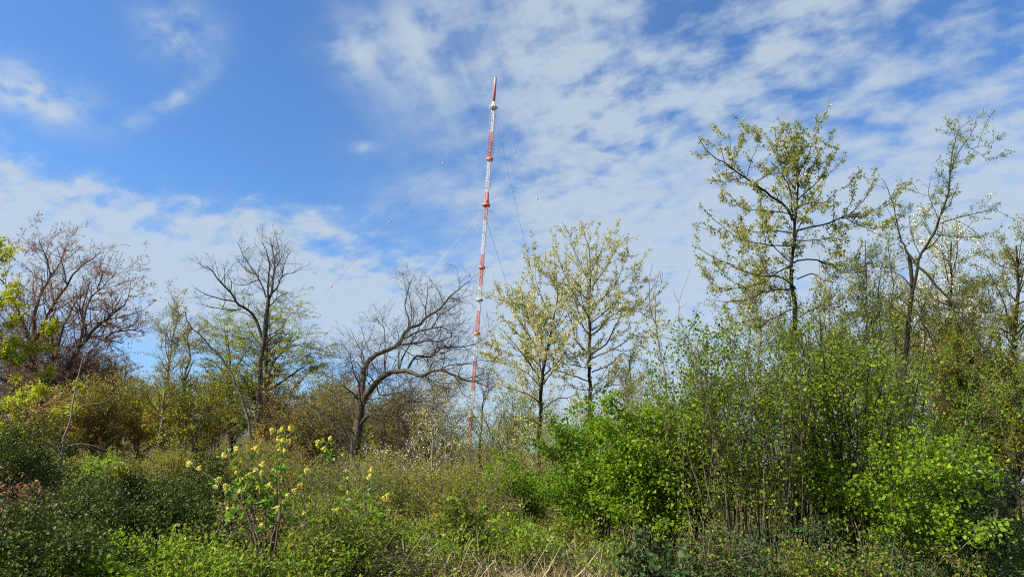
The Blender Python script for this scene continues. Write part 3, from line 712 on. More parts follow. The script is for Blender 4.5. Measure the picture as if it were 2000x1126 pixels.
CH_B = [dict(n=5.6, L=1.15, ang=48, wob=.09, up=.12, K=7, rmin=.0045, rmax=.011, t=(.15, 1), tap=.35),
        dict(n=6.5, L=.20, ang=52, wob=.12, up=.06, K=3, rmin=.0045, src=(0, 1), t=(.25, 1))]
def blossom(n1, n2): return [dict(mat=L_CREAM, kind='leaf', size=.045, count=int(n1*1.25), on=(1, 2), t=(.2, 1), spread=.015, up=.4, hang=.3, cluster=3, cspread=.025),
                             dict(mat=L_CREAMB, name='blossom', kind='petal', size=.032, count=int(n2*1.0), on=(1, 2), t=(.2, 1), spread=.02, up=.3, cluster=4, cspread=.028)]
traced('cherry_tree', 'tallest white-flowering cherry of the middle pair, with upswept tip, right of the mast', 'tree', 21, [
    ([(1162, 960), (1158, 850), (1157, 780), (1156, 740), (1156, 700), (1154, 660), (1153, 610), (1153, 560), (1152, 530), (1148, 490), (1141, 458)], 22, 2),
    ([(1156, 692), (1140, 680), (1125, 660), (1120, 635), (1113, 618), (1100, 590)], 7, 1.5), ([(1157, 690), (1185, 670), (1200, 640), (1210, 622), (1222, 590)], 7, 1.5),
    ([(1153, 655), (1140, 640), (1132, 615), (1122, 580)], 5, 1.5), ([(1156, 746), (1125, 737), (1090, 725), (1070, 715), (1045, 690)], 6, 1.5),
    ([(1155, 719), (1125, 713), (1085, 702), (1060, 680)], 5, 1.5), ([(1154, 655), (1178, 635), (1190, 610), (1210, 580)], 5, 1.5),
    ([(1153, 562), (1140, 530), (1126, 500), (1112, 468)], 4, 1.3), ([(1152, 535), (1165, 510), (1176, 485), (1183, 466)], 4, 1.3),
    ([(1153, 565), (1175, 535), (1192, 508), (1205, 478)], 4, 1.3), ([(1153, 602), (1185, 575), (1208, 545), (1222, 506)], 5, 1.3),
    ([(1154, 630), (1190, 600), (1230, 565), (1266, 543)], 5, 1.3), ([(1153, 622), (1125, 580), (1105, 540), (1090, 505), (1079, 481)], 5, 1.3),
    ([(1155, 645), (1190, 620), (1230, 600), (1290, 618)], 5, 1.3, 0, 2), ([(1156, 700), (1200, 680), (1235, 655), (1262, 660)], 5, 1.3, 0, -2),
    ([(1153, 590), (1120, 560), (1085, 550), (1060, 530)], 5, 1.3, 0, -2), ([(1156, 725), (1190, 710), (1215, 690), (1240, 700)], 5, 1.3, 0, 2),
    ([(1154, 640), (1150, 600), (1160, 560), (1168, 530)], 5, 1.3, 0, 2.5), ([(1154, 660), (1150, 625), (1138, 590), (1130, 550)], 5, 1.3, 0, -2.5),
    ([(1156, 760), (1130, 760), (1110, 750), (1090, 760)], 4, 1.3), ([(1157, 770), (1185, 755), (1210, 750), (1232, 735)], 4, 1.3),
], CH_B, blossom(13000, 16000), B_CHERRY, T_DARK, 15, deep=.55, ws=.52)
traced('cherry_tree', 'shorter dark-stemmed white-flowering cherry nearest the mast, left of the middle pair', 'tree', 19, [
    ([(1050, 975), (1052, 920), (1056, 870), (1059, 820), (1062, 780), (1063, 755), (1062, 725), (1068, 690), (1076, 650), (1085, 600), (1086, 555), (1078, 530)], 24, 2),
    ([(1063, 740), (1052, 700), (1048, 665), (1050, 640), (1042, 600)], 6, 1.5), ([(1056, 705), (1035, 655), (1010, 615), (1003, 590), (998, 556)], 6, 1.3),
    ([(1062, 735), (1085, 715), (1105, 690), (1125, 668)], 5, 1.5), ([(1062, 790), (1030, 770), (1000, 760), (976, 752)], 5, 1.3),
    ([(1060, 760), (1030, 730), (1000, 710), (972, 690)], 5, 1.3, 0, 1.5), ([(1060, 745), (1025, 700), (995, 660), (975, 640)], 5, 1.3, 0, -1.5),
    ([(1068, 690), (1045, 650), (1028, 610), (1020, 575)], 4, 1.3), ([(1075, 655), (1095, 620), (1110, 590)], 4, 1.3),
    ([(1050, 645), (1030, 600), (1000, 590), (968, 585)], 4, 1.3), ([(1080, 625), (1060, 590), (1050, 560), (1046, 545)], 4, 1.3),
    ([(1060, 800), (1085, 780), (1110, 775), (1130, 765)], 5, 1.3), ([(1058, 830), (1030, 815), (1005, 815), (985, 800)], 5, 1.3),
    ([(1066, 700), (1070, 660), (1060, 630), (1066, 600)], 4, 1.3, 0, 2), ([(1062, 750), (1078, 715), (1080, 680), (1092, 650)], 4, 1.3, 0, -2),
], CH_B, blossom(10000, 11000), B_CHERRY, T_DARK, 16, deep=.55, ws=.52)

WI_L = [dict(n=2.4, L=.8, ang=42, wob=.10, up=.10, K=6, rmin=.006, rmax=.018, t=(.25, 1), tap=.35),
        dict(n=3.0, L=.38, ang=42, wob=.12, up=.06, K=4, rmin=.0045, src=(0, 1))]
traced('willow_tree', 'tall willow at the right with a slanting cracked limb hanging off its fork', 'tree', 15, [
    ([(1758, 1010), (1763, 900), (1766, 800), (1768, 720), (1775, 660), (1781, 590), (1781, 560), (1779, 530), (1776, 500)], 30, 17),
    ([(1776, 505), (1765, 480), (1755, 455), (1748, 430), (1743, 405), (1733, 375), (1722, 348)], 10, 2, 0, .8),
    ([(1782, 575), (1789, 550), (1795, 530), (1798, 508), (1812, 480), (1825, 455), (1832, 435), (1843, 400), (1852, 370), (1856, 340), (1857, 318)], 15, 6, 0, -.6),
    ([(1857, 320), (1861, 300), (1865, 280), (1872, 255), (1885, 243), (1901, 233)], 5, 1.5, -.6, -1.0), ([(1857, 322), (1864, 316), (1875, 298), (1890, 275), (1903, 250), (1907, 230)], 5, 1.5, -.6, 0),
    ([(1888, 288), (1900, 290), (1915, 285), (1926, 286)], 3, 1.2), ([(1897, 290), (1907, 297), (1920, 306), (1930, 320)], 2.5, 1.2),
    ([(1836, 436), (1860, 428), (1890, 420), (1920, 412), (1945, 411), (1968, 420)], 5, 1.3), ([(1862, 428), (1890, 440), (1915, 460), (1925, 465)], 3, 1.2),
    ([(1772, 490), (1790, 512), (1810, 530), (1835, 560), (1865, 590), (1885, 615), (1905, 650), (1930, 690), (1965, 715)], 13, 5, 0, -1.5),
    ([(1890, 622), (1925, 645), (1960, 655), (1985, 690), (2005, 740)], 6, 2, -1, -2), ([(1870, 597), (1905, 620), (1950, 630), (1995, 660)], 4, 2, -1, -2.4),
    ([(1785, 640), (1800, 620), (1820, 600), (1850, 590)], 6, 2), ([(1768, 700), (1750, 660), (1740, 620), (1735, 580)], 8, 2, 0, 1.6),
    ([(1750, 440), (1738, 415), (1730, 400)], 3, 1.2), ([(1800, 505), (1785, 470), (1778, 440), (1780, 415)], 4, 1.2),
    ([(1834, 432), (1822, 400), (1815, 375), (1820, 340)], 4, 1.2), ([(1772, 690), (1790, 660), (1800, 640), (1815, 640)], 6, 1.5),
    ([(1780, 560), (1760, 540), (1730, 530), (1710, 535)], 5, 1.3), ([(1778, 600), (1745, 575), (1720, 580), (1698, 570)], 5, 1.3),
], WI_L, [dict(mat=L_WILLOW, kind='narrow', size=.062, count=6500, on=(1, 2), spread=.02, up=.45, hang=.1, cluster=4, cspread=.03)], B_WILLOW, T_DARK, 17, deep=.5, ws=.43)

def stem(name, label, cat, px, Y, pts, w0, w1, lv, lf, bark, twig, seed, group=None, more=(), ws=.62):
    return traced(name, label, cat, Y, [(pts, w0, w1)] + list(more), lv, lf, bark, twig, seed, group, ws=ws)
DEADL = [dict(n=1.2, L=.5, ang=35, wob=.12, up=.1, K=5, rmin=.006, t=(.4, 1)), dict(n=2, L=.2, ang=40, K=3, rmin=.004)]
stem('dead_tree', 'dead bare forked stem rising between the white cherry and the hazel', 'tree', 1302, 17, [(1308, 960), (1305, 850), (1300, 750), (1290, 690), (1283, 640), (1280, 600), (1278, 570)], 9, 4, DEADL, [], B_PALE, T_GREY, 21, more=[
    ([(1283, 640), (1270, 600), (1268, 560), (1274, 515)], 4, 1.5), ([(1279, 580), (1290, 560), (1294, 530)], 3, 1.2), ([(1272, 600), (1280, 560), (1290, 527)], 3, 1.2)])
stem('dead_tree', 'thin dead bare pole with a small fork, right of the taller dead stem', 'tree', 1330, 16, [(1340, 960), (1338, 850), (1330, 740), (1322, 690), (1320, 640), (1326, 600)], 6, 3, DEADL, [], B_PALE, T_GREY, 22, more=[
    ([(1326, 602), (1328, 580), (1340, 550), (1347, 527)], 2.5, 1.2), ([(1326, 602), (1336, 595), (1342, 590)], 2, 1.2), ([(1325, 590), (1318, 575), (1316, 565)], 2, 1.2)])
stem('sapling', 'leaning pale grey sapling trunk in front of the dark ivy thicket', 'tree', 85, 12, [(76, 1075), (88, 1030), (105, 960), (118, 910), (130, 850), (142, 790), (150, 740), (162, 700), (175, 672)], 11, 2,
     [dict(n=1.3, L=.9, ang=62, wob=.10, up=.03, K=7, rmin=.006, rmax=.012, t=(.25, 1)), dict(n=3, L=.35, ang=45, K=4, rmin=.004)],
     [dict(mat=L_MAPLE, kind='leaf', size=.05, count=260, spread=.03, cluster=4)], B_PALE, T_GREY, 23, more=[
    ([(112, 955), (150, 945), (190, 930), (228, 905)], 3, 1.2), ([(103, 985), (130, 972), (190, 968), (235, 975), (265, 962)], 3, 1.2), ([(130, 870), (165, 866), (210, 880), (250, 900)], 3, 1.2), ([(140, 810), (165, 790), (200, 785), (225, 770)], 3, 1.2)])
stem('bare_tree', 'bare tree whose thin trunk arches out to the left beside the tall forked tree', 'tree', 480, 30, [(492, 930), (488, 870), (483, 820), (470, 780), (455, 745), (437, 715), (425, 698), (408, 685), (395, 665), (380, 650), (365, 635), (361, 608)], 11, 2.5,
     lev(BARE, n=.75, L=.8), [dict(mat=L_BUD, name='buds', kind='speck', size=.03, count=400)], B_GREY, T_GREY, 24)

LIGHT = [dict(n=3.4, L=.9, ang=45, wob=.12, up=.06, K=6, rmin=.007, t=(.1, 1), tap=.4), dict(n=4.2, L=.40, ang=45, wob=.15, up=.03, K=4, rmin=.005)]
def lv(mat, n, size=.05, kind='leaf', name='leaves', cl=4, **kw):
    d = dict(mat=mat, kind=kind, size=size, count=n, on=(-1, -2), spread=.03, up=.36, cluster=cl, cspread=.05, name=name); d.update(kw); return d
tree('ash_tree', 'slender grey-trunked tree with thin yellow-green leaf, between beech and forked tree', 'tree', 300, 30, (345, 590), LIGHT, [lv(L_OLIVE, 5880, 0.048)], B_PALE, T_GREY, 31, width=1.5, r=.085, nl=22, t0=.3, ang=40)
tree('ash_tree', 'thin second stem in sparse leaf, just right of the slender grey tree', 'tree', 352, 33, (372, 640), LIGHT, [lv(L_OLIVE, 5880, 0.052)], B_GREY, T_GREY, 32, width=1.5, r=.11, nl=20, t0=.25, ang=42)
HORN = [dict(n=3.2, L=1.1, ang=50, wob=.09, up=-.01, flat=.65, K=6, rmin=.008, t=(.1, 1), tap=.4), dict(n=4.2, L=.5, ang=48, wob=.10, up=-.01, flat=.7, K=4, rmin=.0055)]
tree('hornbeam_tree', 'broad leafing hornbeam with layered yellow-green sprays behind the forked tree', 'tree', 532, 35, (520, 612), HORN, [lv(L_HORN, 30000, .055, up=.6)], B_CHERRY, T_DARK, 33, width=2.7, r=.17, nl=34, t0=.16, ang=50, up=.06, fork=4)
tree('hornbeam_tree', 'lower leafing hornbeam at the left foot of the forked tree', 'tree', 452, 37, (440, 650), HORN, [lv(L_HORN, 19000, .055, up=.6)], B_CHERRY, T_DARK, 34, width=2.2, r=.13, nl=26, t0=.14, ang=52, up=.05, fork=3)
tree('bare_tree', 'small bare upright sapling between the hornbeam and leaning oak', 'tree', 645, 28, (650, 715), [dict(n=3, L=.5, ang=40, up=.1, K=5, rmin=.006), dict(n=4, L=.22, ang=40, K=3, rmin=.0045)], [], B_GREY, T_GREY, 35, width=.9, r=.05, nl=14, t0=.3, ang=38, up=.12)
tree('blackthorn_tree', 'pale round-crowned blackthorn in white flower, right behind the leaning oak', 'tree', 840, 30, (848, 752), [dict(n=5, L=.7, ang=45, wob=.14, up=.10, K=5, rmin=.007, t=(.1, 1)), dict(n=6, L=.3, ang=45, K=4, rmin=.005)],
     [lv(L_BLOOM, 12000, .032, 'petal', 'blossom', 5), lv(L_OLIVE, 3639, 0.040)], B_GREY, T_GREY, 36, width=1.7, r=.08, nl=26, t0=.2, ang=40, up=.14, fork=3)
tree('blackthorn_tree', 'thin white-stemmed flowering shrub tree in the clearing right of the oak trunk', 'tree', 838, 17, (846, 812), [dict(n=4, L=.5, ang=50, wob=.14, K=5, rmin=.005), dict(n=5, L=.22, ang=45, K=3, rmin=.004)],
     [lv(L_BLOOM, 1300, .026, 'petal', 'blossom', 4), lv(L_OLIVE, 1800, .04)], B_PALE, T_GREY, 37, width=1.0, r=.035, nl=18, t0=.25, ang=45)
tree('willow_tree', 'light green feathery young willow in front of the foot of the mast', 'tree', 935, 26, (945, 762), [dict(n=4.5, L=.8, ang=38, wob=.10, up=.12, K=6, rmin=.006, t=(.1, 1)), dict(n=5, L=.32, ang=40, K=4, rmin=.0045)],
     [lv(L_WILLOW, 6440, 0.048, 'narrow')], B_GREY, T_TAN, 38, width=1.3, r=.06, nl=18, t0=.15, ang=34, up=.14, fork=3)
MIX = [dict(n=3.6, L=.8, ang=46, wob=.12, up=.05, K=5, rmin=.006, t=(.1, 1)), dict(n=4.4, L=.36, ang=45, wob=.14, K=4, rmin=.0045)]
# the wood on the left, budding in bronze and yellow green
rg = np.random.default_rng(5)
for i, (px, tp, Y) in enumerate([(150, 775, 44), (190, 782, 40), (232, 770, 46), (268, 786, 42), (305, 800, 38), (395, 800, 40), (425, 790, 45), (560, 812, 42), (596, 820, 38), (625, 800, 44), (664, 812, 40), (770, 835, 36), (205, 840, 30), (262, 850, 32), (385, 850, 31), (130, 850, 30), (590, 865, 28), (650, 880, 27)]):
    tree('beech_sapling', 'young beech breaking into bronze and yellow-green leaf in the dense left wood', 'tree', px, Y, (px + rg.uniform(-4, 8), tp + rg.uniform(-58, -8)),
         [dict(n=3.4, L=.9, ang=50, wob=.10, up=.02, flat=.4, K=5, rmin=.008, t=(.1, 1)), dict(n=4.2, L=.42, ang=46, K=4, rmin=.006, flat=.4)],
         [lv((L_BRONZE, L_BRONZE, L_OLIVE, L_BRONZE, L_HORN)[i % 5], 9500, .065)], (B_BEECH, B_PALE, B_GREY)[i % 3], (T_BEECH, T_GREY)[i % 2], 400 + i, width=rg.uniform(1.4, 2.0), r=.07, nl=24, t0=.1, ang=50, up=.07, group='young beeches in the left wood', fork=2)
# flowering maple branches at the left edge
traced('maple_tree', 'maple at the left edge covered in bright yellow-green flowers', 'tree', 13, [
    ([(-150, 1000), (-130, 880), (-110, 760), (-95, 650), (-80, 560)], 30, 8), ([(-100, 680), (-60, 600), (-20, 540), (20, 500), (36, 480)], 9, 2, 0, .6),
    ([(-105, 720), (-60, 640), (-20, 600), (15, 580), (30, 560)], 8, 2, 0, -.5), ([(-110, 780), (-60, 730), (0, 720), (50, 700), (85, 655), (105, 632)], 9, 2, 0, .5),
    ([(-60, 735), (-10, 750), (40, 755), (90, 735), (122, 700)], 6, 1.5), ([(-118, 830), (-60, 800), (0, 790), (60, 770), (110, 760), (120, 745)], 8, 2, 0, -.7),
    ([(-122, 880), (-60, 850), (0, 830), (60, 810), (110, 800), (142, 792)], 8, 2, 0, .4), ([(-60, 850), (0, 850), (50, 848), (95, 850), (115, 838)], 6, 1.5),
    ([(-70, 620), (-30, 640), (0, 645), (22, 625)], 5, 1.5), ([(-90, 640), (-50, 560), (-20, 510), (5, 488)], 6, 1.5),
    ([(-100, 700), (-50, 690), (0, 680), (30, 668)], 6, 1.5), ([(-110, 740), (-50, 700), (-10, 690), (20, 700), (40, 720)], 5, 1.5),
], [dict(n=4.6, L=.5, ang=45, wob=.12, up=.06, K=5, rmin=.005, t=(.3, 1)), dict(n=6, L=.17, ang=45, K=3, rmin=.004, src=(0, 1), t=(.4, 1))],
    [dict(mat=L_MAPLE, name='leaves', kind='leaf', size=.045, count=12500, on=(1, 2), t=(.2, 1), spread=.025, up=.45, cluster=8, cspread=.035)], B_GREY, T_DARK, 41, deep=.3)

# ------------------------------------------------------------------ the wood on the right
R_W = [dict(n=3.0, L=.85, ang=46, wob=.12, up=.06, K=5, rmin=.006, t=(.1, 1)), dict(n=4.0, L=.36, ang=45, wob=.14, K=4, rmin=.0045)]
tree('blackthorn_tree', 'white-flowering thorn tree behind the cracked willow limb', 'tree', 1885, 19, (1858, 470), R_W, [lv(L_BLOOM, 11000, .045, 'petal', 'blossom', 7), lv(L_OLIVE, 8400, 0.040)], B_WILLOW, T_DARK, 51, width=2.1, r=.10, nl=30, t0=.3, ang=45, up=.10, fork=3)
tree('alder_tree', 'leafing tree at the right edge, its crown dense and brown-green', 'tree', 1985, 17, (1985, 480), R_W, [lv(L_OLIVE, 23800, 0.044)], B_WILLOW, T_DARK, 52, width=1.9, r=.11, nl=32, t0=.2, ang=45, up=.08, fork=3)
tree('alder_tree', 'thick dark straight trunk in the shade near the right edge', 'tree', 1920, 20, (1906, 600), R_W, [lv(L_OLIVE, 12600, 0.044)], B_WILLOW, T_DARK, 53, width=1.5, r=.20, nl=18, t0=.4, ang=45, up=.08)
tree('willow_tree', 'small-leaved grey willow sapling between cherry trunk and tall willow', 'tree', 1680, 18, (1690, 470), R_W, [lv(L_WILLOW, 15399, 0.052, 'narrow')], B_WILLOW, T_DARK, 54, width=1.6, r=.05, nl=26, t0=.25, ang=38, up=.12, fork=3)
tree('bare_tree', 'nearly leafless pale-stemmed tree close behind the tall cherry trunk', 'tree', 1640, 19, (1600, 500), [dict(n=2, L=.7, ang=35, up=.1, K=5, rmin=.006), dict(n=3, L=.3, ang=40, K=4, rmin=.0045)], [lv(L_OLIVE, 700, .045)], B_PALE, T_GREY, 55, width=1.1, r=.06, nl=14, t0=.3, ang=32, up=.14, fork=3)
tree('alder_tree', 'slim leafing tree with crooked stem just left of the thick dark trunk', 'tree', 1842, 21, (1830, 560), R_W, [lv(L_OLIVE, 15399, 0.044)], B_GREY, T_DARK, 56, width=1.5, r=.08, nl=24, t0=.2, ang=45, up=.08, fork=2)
tree('hornbeam_tree', 'green hornbeam sapling tucked behind the tall willow trunk', 'tree', 1722, 22, (1715, 600), HORN, [lv(L_HORN, 18200, 0.048)], B_GREY, T_DARK, 57, width=1.6, r=.07, nl=26, t0=.15, ang=50, up=.06, fork=2)
tree('hornbeam_tree', 'green hornbeam sapling behind the hazel thicket, left of the cherry trunk', 'tree', 1490, 18, (1478, 590), R_W, [lv(L_OLIVE, 9100, 0.040)], B_GREY, T_GREY, 58, width=1.4, r=.05, nl=24, t0=.25, ang=42, up=.10, fork=2)
tree('alder_tree', 'bushy tree low in the gap by the right edge with sky behind it', 'tree', 1965, 24, (1950, 640), R_W, [lv(L_OLIVE, 19600, 0.048)], B_WILLOW, T_DARK, 59, width=1.7, r=.09, nl=26, t0=.1, ang=48, up=.06, fork=3)
tree('hornbeam_tree', 'yellow-green bushy tree behind the round hazel bush', 'tree', 1245, 20, (1232, 690), R_W, [lv(L_HORN, 7279, 0.040)], B_GREY, T_GREY, 60, width=1.5, r=.05, nl=26, t0=.15, ang=45, up=.10, fork=3)
tree('hornbeam_tree', 'low yellow-green tree filling the gap between mast foot and dark cherry trunk', 'tree', 1000, 22, (1002, 790), R_W, [lv(L_HORN, 9100, 0.040)], B_GREY, T_GREY, 61, width=1.7, r=.05, nl=28, t0=.08, ang=50, up=.06, fork=3)
tree('alder_tree', 'dark twin-stemmed tree behind the low hazel at the right', 'tree', 1870, 16, (1868, 690), R_W, [lv(L_OLIVE, 12600, 0.040)], B_WILLOW, T_DARK, 62, width=1.5, r=.09, nl=24, t0=.2, ang=48, up=.06, fork=2)

# ------------------------------------------------------------------ shrubs
HZ = [dict(n=3.4, L=.75, ang=50, wob=.12, up=.03, flat=.3, K=6, rmin=.004, rmax=.008, t=(.22, 1), tap=.4), dict(n=5.0, L=.32, ang=48, wob=.14, up=.0, flat=.35, K=4, rmin=.0028)]
HT = [dict(n=3.8, L=.6, ang=46, wob=.14, up=.05, K=6, rmin=.004, rmax=.008, t=(.24, 1), tap=.3), dict(n=6.5, L=.26, ang=46, wob=.15, up=.03, K=4, rmin=.0028)]
def hz(mat, n, size=.05): return [lv(mat, n, size, 'round', cl=2, cspread=.05, up=.5, hang=.3)]
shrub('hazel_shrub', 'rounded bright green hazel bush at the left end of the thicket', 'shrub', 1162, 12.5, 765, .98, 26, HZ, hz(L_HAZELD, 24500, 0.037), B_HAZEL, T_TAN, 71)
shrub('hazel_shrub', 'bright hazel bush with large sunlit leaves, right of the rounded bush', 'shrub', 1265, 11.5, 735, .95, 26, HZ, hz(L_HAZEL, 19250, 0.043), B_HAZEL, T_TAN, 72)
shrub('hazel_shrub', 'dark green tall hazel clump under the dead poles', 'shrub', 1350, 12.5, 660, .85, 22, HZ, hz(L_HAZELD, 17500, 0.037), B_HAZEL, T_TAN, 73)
shrub('hazel_shrub', 'hazel clump showing many thin tan rods, in the middle of the thicket', 'shrub', 1455, 11.0, 640, 1.25, 80, HT, hz(L_HAZELO, 13650, 0.035), B_HAZEL, T_DARK, 74, foot=.7, lean=(-.3, 0), r=.010, round_=.22)
shrub('hazel_shrub', 'hazel clump around the foot of the tall cherry', 'shrub', 1560, 12.5, 575, 1.2, 55, HT, hz(L_HAZELO, 12250, 0.035), B_WILLOW, T_DARK, 75, foot=.5, r=.011, round_=.22)
shrub('hazel_shrub', 'hazel with dark crooked stem between cherry and willow trunks', 'shrub', 1660, 11.5, 600, 1.2, 34, HT, hz(L_HAZELO, 11900, 0.037), B_WILLOW, T_DARK, 76, foot=.35, r=.02, round_=.22)
shrub('hazel_shrub', 'low spreading hazel arching out to the right with large bright leaves', 'shrub', 1745, 10.5, 835, 1.25, 30, HZ, hz(L_HAZEL, 10850, 0.043), B_HAZEL, T_DARK, 77, foot=.3, lean=(.35, -.2))
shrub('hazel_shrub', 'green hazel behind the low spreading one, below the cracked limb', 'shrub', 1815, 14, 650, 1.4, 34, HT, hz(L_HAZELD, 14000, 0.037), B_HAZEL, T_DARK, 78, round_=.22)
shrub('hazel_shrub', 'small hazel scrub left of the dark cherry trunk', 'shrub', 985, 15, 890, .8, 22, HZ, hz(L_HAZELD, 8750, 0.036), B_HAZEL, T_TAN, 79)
EV = [dict(n=4.0, L=.6, ang=50, wob=.12, up=.03, K=5, rmin=.004, t=(.1, 1)), dict(n=5.0, L=.28, ang=50, K=4, rmin=.003)]
def ev(n, size=.05, mat=None): return [lv(mat or L_DARK, int(n * 2.3), size * .64, 'leaf', cl=4, cspread=.06, up=.5)]
shrub('holly_shrub', 'large dark evergreen holly mound behind the yellow-flowered elder', 'shrub', 285, 12.5, 925, 1.6, 34, EV, ev(17000), B_WILLOW, T_DARK, 81, dep=1.2)
shrub('holly_shrub', 'dark evergreen holly spreading right under the forked tree', 'shrub', 405, 14, 915, 1.25, 26, EV, ev(10000), B_WILLOW, T_DARK, 82)
shrub('holly_shrub', 'dark evergreen holly low at the left, below the leaning sapling', 'shrub', 165, 11, 985, 1.0, 24, EV, ev(8500), B_WILLOW, T_DARK, 83)
shrub('ivy_shrub', 'tall ivy-clad dark thicket at the left edge under the yellow maple', 'shrub', 25, 12, 835, 1.05, 26, EV, ev(12000), B_WILLOW, T_DARK, 84, round_=.3)
shrub('holly_shrub', 'dark evergreen foliage in the bottom left corner', 'shrub', 55, 7.9, 1020, .85, 26, EV, ev(9500), B_WILLOW, T_DARK, 85)
shrub('privet_shrub', 'yellow-green bush glowing behind the leaning sapling', 'shrub', 175, 16, 930, 1.1, 20, MIX, [lv(L_BRIGHT, 4200, .05)], B_GREY, T_GREY, 86)
shrub('beech_shrub', 'low beech twigs with dry reddish-brown leaves at the left edge', 'shrub', -48, 8, 940, .36, 22, [dict(n=5, L=.42, ang=40, K=4, rmin=.003), dict(n=6, L=.2, ang=45, K=3, rmin=.0025)], [lv(L_DRY, 800, .04, cl=2)], B_GREY, T_BEECH, 87, lean=(.3, 0))
shrub('holly_shrub', 'dark evergreen clump low in the far left foreground corner', 'shrub', 95, 7.0, 1085, .7, 22, EV, ev(5000), B_WILLOW, T_DARK, 186)
shrub('holly_shrub', 'dark evergreen holly nearest the camera, left of the bright brambles', 'shrub', 150, 8.6, 1040, .75, 22, EV, ev(8500), B_WILLOW, T_DARK, 181)
shrub('holly_shrub', 'dark evergreen holly in the shade between sapling and elder', 'shrub', 310, 9.2, 995, .95, 24, EV, ev(9000), B_WILLOW, T_DARK, 182)
TH = [dict(n=6, L=.5, ang=50, wob=.2, K=5, rmin=.004), dict(n=7, L=.24, ang=50, wob=.2, K=4, rmin=.003)]
shrub('blackthorn_shrub', 'dark twiggy thorn scrub right behind the elder flowers', 'shrub', 470, 10.5, 965, .9, 30, TH, [lv(L_OLIVE, 1800, .035), ], B_WILLOW, T_GREY, 183)
shrub('blackthorn_shrub', 'brown leafless thorn scrub between the two elders', 'shrub', 610, 10.8, 955, .85, 34, TH, [lv(L_BRAMBLE, 1200, .035)], B_WILLOW, T_GREY, 184)
shrub('blackthorn_shrub', 'twiggy grey-brown thorn scrub between the elder and leaning oak', 'shrub', 610, 17, 890, 1.5, 34, [dict(n=6, L=.6, ang=50, wob=.2, K=5, rmin=.005), dict(n=7, L=.28, ang=50, wob=.2, K=4, rmin=.004)], [lv(L_OLIVE, 2600, .035)], B_GREY, T_GREY, 88)
shrub('blackthorn_shrub', 'blackthorn scrub with white flower sprays at the right foot of the oak', 'shrub', 752, 19, 868, 1.5, 34, [dict(n=6, L=.6, ang=50, wob=.2, K=5, rmin=.005), dict(n=6, L=.28, ang=50, wob=.2, K=4, rmin=.004)], [lv(L_BLOOM, 2200, .03, 'petal', 'blossom', 6, cspread=.07), lv(L_OLIVE, 3400, .04)], B_GREY, T_GREY, 89)
shrub('hawthorn_shrub', 'yellow-green scrub filling the centre below the gap in the trees', 'shrub', 905, 20, 895, 2.0, 34, MIX, [lv(L_HORN, 11200, 0.036)], B_GREY, T_GREY, 90, dep=1.5)
shrub('hawthorn_shrub', 'brown-green scrub left of the clearing, behind the small flowering stems', 'shrub', 800, 15, 930, 1.2, 26, MIX, [lv(L_OLIVE, 4200, .04)], B_GREY, T_GREY, 91)
shrub('hawthorn_shrub', 'green scrub in the left wood, behind the holly and below the ash', 'shrub', 335, 20, 880, 1.9, 30, MIX, [lv(L_OLIVE, 9800, 0.040)], B_GREY, T_GREY, 92)
shrub('hawthorn_shrub', 'dark green scrub at the foot of the forked tree', 'shrub', 470, 22, 860, 1.9, 30, MIX, [lv(L_OLIVE, 9800, 0.040)], B_GREY, T_GREY, 93)
shrub('ivy_shrub', 'dark ivy bush at the right edge beside the grassy corner', 'shrub', 1945, 12.5, 900, 1.15, 28, EV, ev(7000, .06, L_IVY_SHADE), B_WILLOW, T_DARK, 94)
shrub('ivy_shrub', 'low ivy clump at the front of the hazel, beside the dry grass', 'shrub', 1300, 8.8, 1045, .6, 22, [dict(n=6, L=.3, K=4, rmin=.003), dict(n=8, L=.15, K=3, rmin=.0025)], [lv(L_IVY_SHADE, 1000, .055, 'round', cl=2, up=.4)], B_WILLOW, T_DARK, 95)

MS = [dict(n=5, L=.6, ang=48, wob=.17, up=.05, K=5, rmin=.0045, t=(.08, 1)), dict(n=6, L=.28, ang=48, wob=.17, K=4, rmin=.0034)]
for k, (px, Y, tp, W_, mat, n, lab) in enumerate([
    (575, 15, 885, 1.1, L_OLIVE, 3600, 'brown-olive thorn scrub left of the leaning oak, over the small elder'),
    (655, 14, 905, 1.0, L_BRAMBLE, 3600, 'olive scrub hiding the lower left of the oak trunk'),
    (725, 15.5, 880, .9, L_HORN, 3200, 'yellow-green suckers at the right foot of the oak'),
    (790, 13.5, 930, .9, L_BRAMBLE, 3600, 'low brown-green scrub before the white-stemmed flowering tree'),
    (865, 14.5, 905, 1.0, L_HORN, 3800, 'yellowish scrub in the clearing below the blackthorn crown'),
    (930, 14, 918, .95, L_OLIVE, 3600, 'olive scrub straight below the foot of the mast'),
    (975, 17, 880, 1.1, L_HORN, 4200, 'bushy yellow-green growth between mast foot and dark cherry trunk'),
    (520, 17, 880, 1.3, L_OLIVE, 4800, 'olive scrub at the foot of the forked tree, behind the elder'),
    (1110, 17, 800, 1.3, L_HORN, 6500, 'tall yellow-green scrub between the two white cherries'),
    (1215, 16, 765, 1.2, L_OLIVE, 5500, 'olive scrub above the bright hazel, below the right-hand cherry')]):
    shrub('scrub_bush', lab, 'shrub', px, Y, tp, W_, 30, MS, [lv(mat, int(n * 1.05), .036)], B_GREY, (T_BEECH, T_GREY, T_TAN)[k % 3], 700 + k, round_=.3)
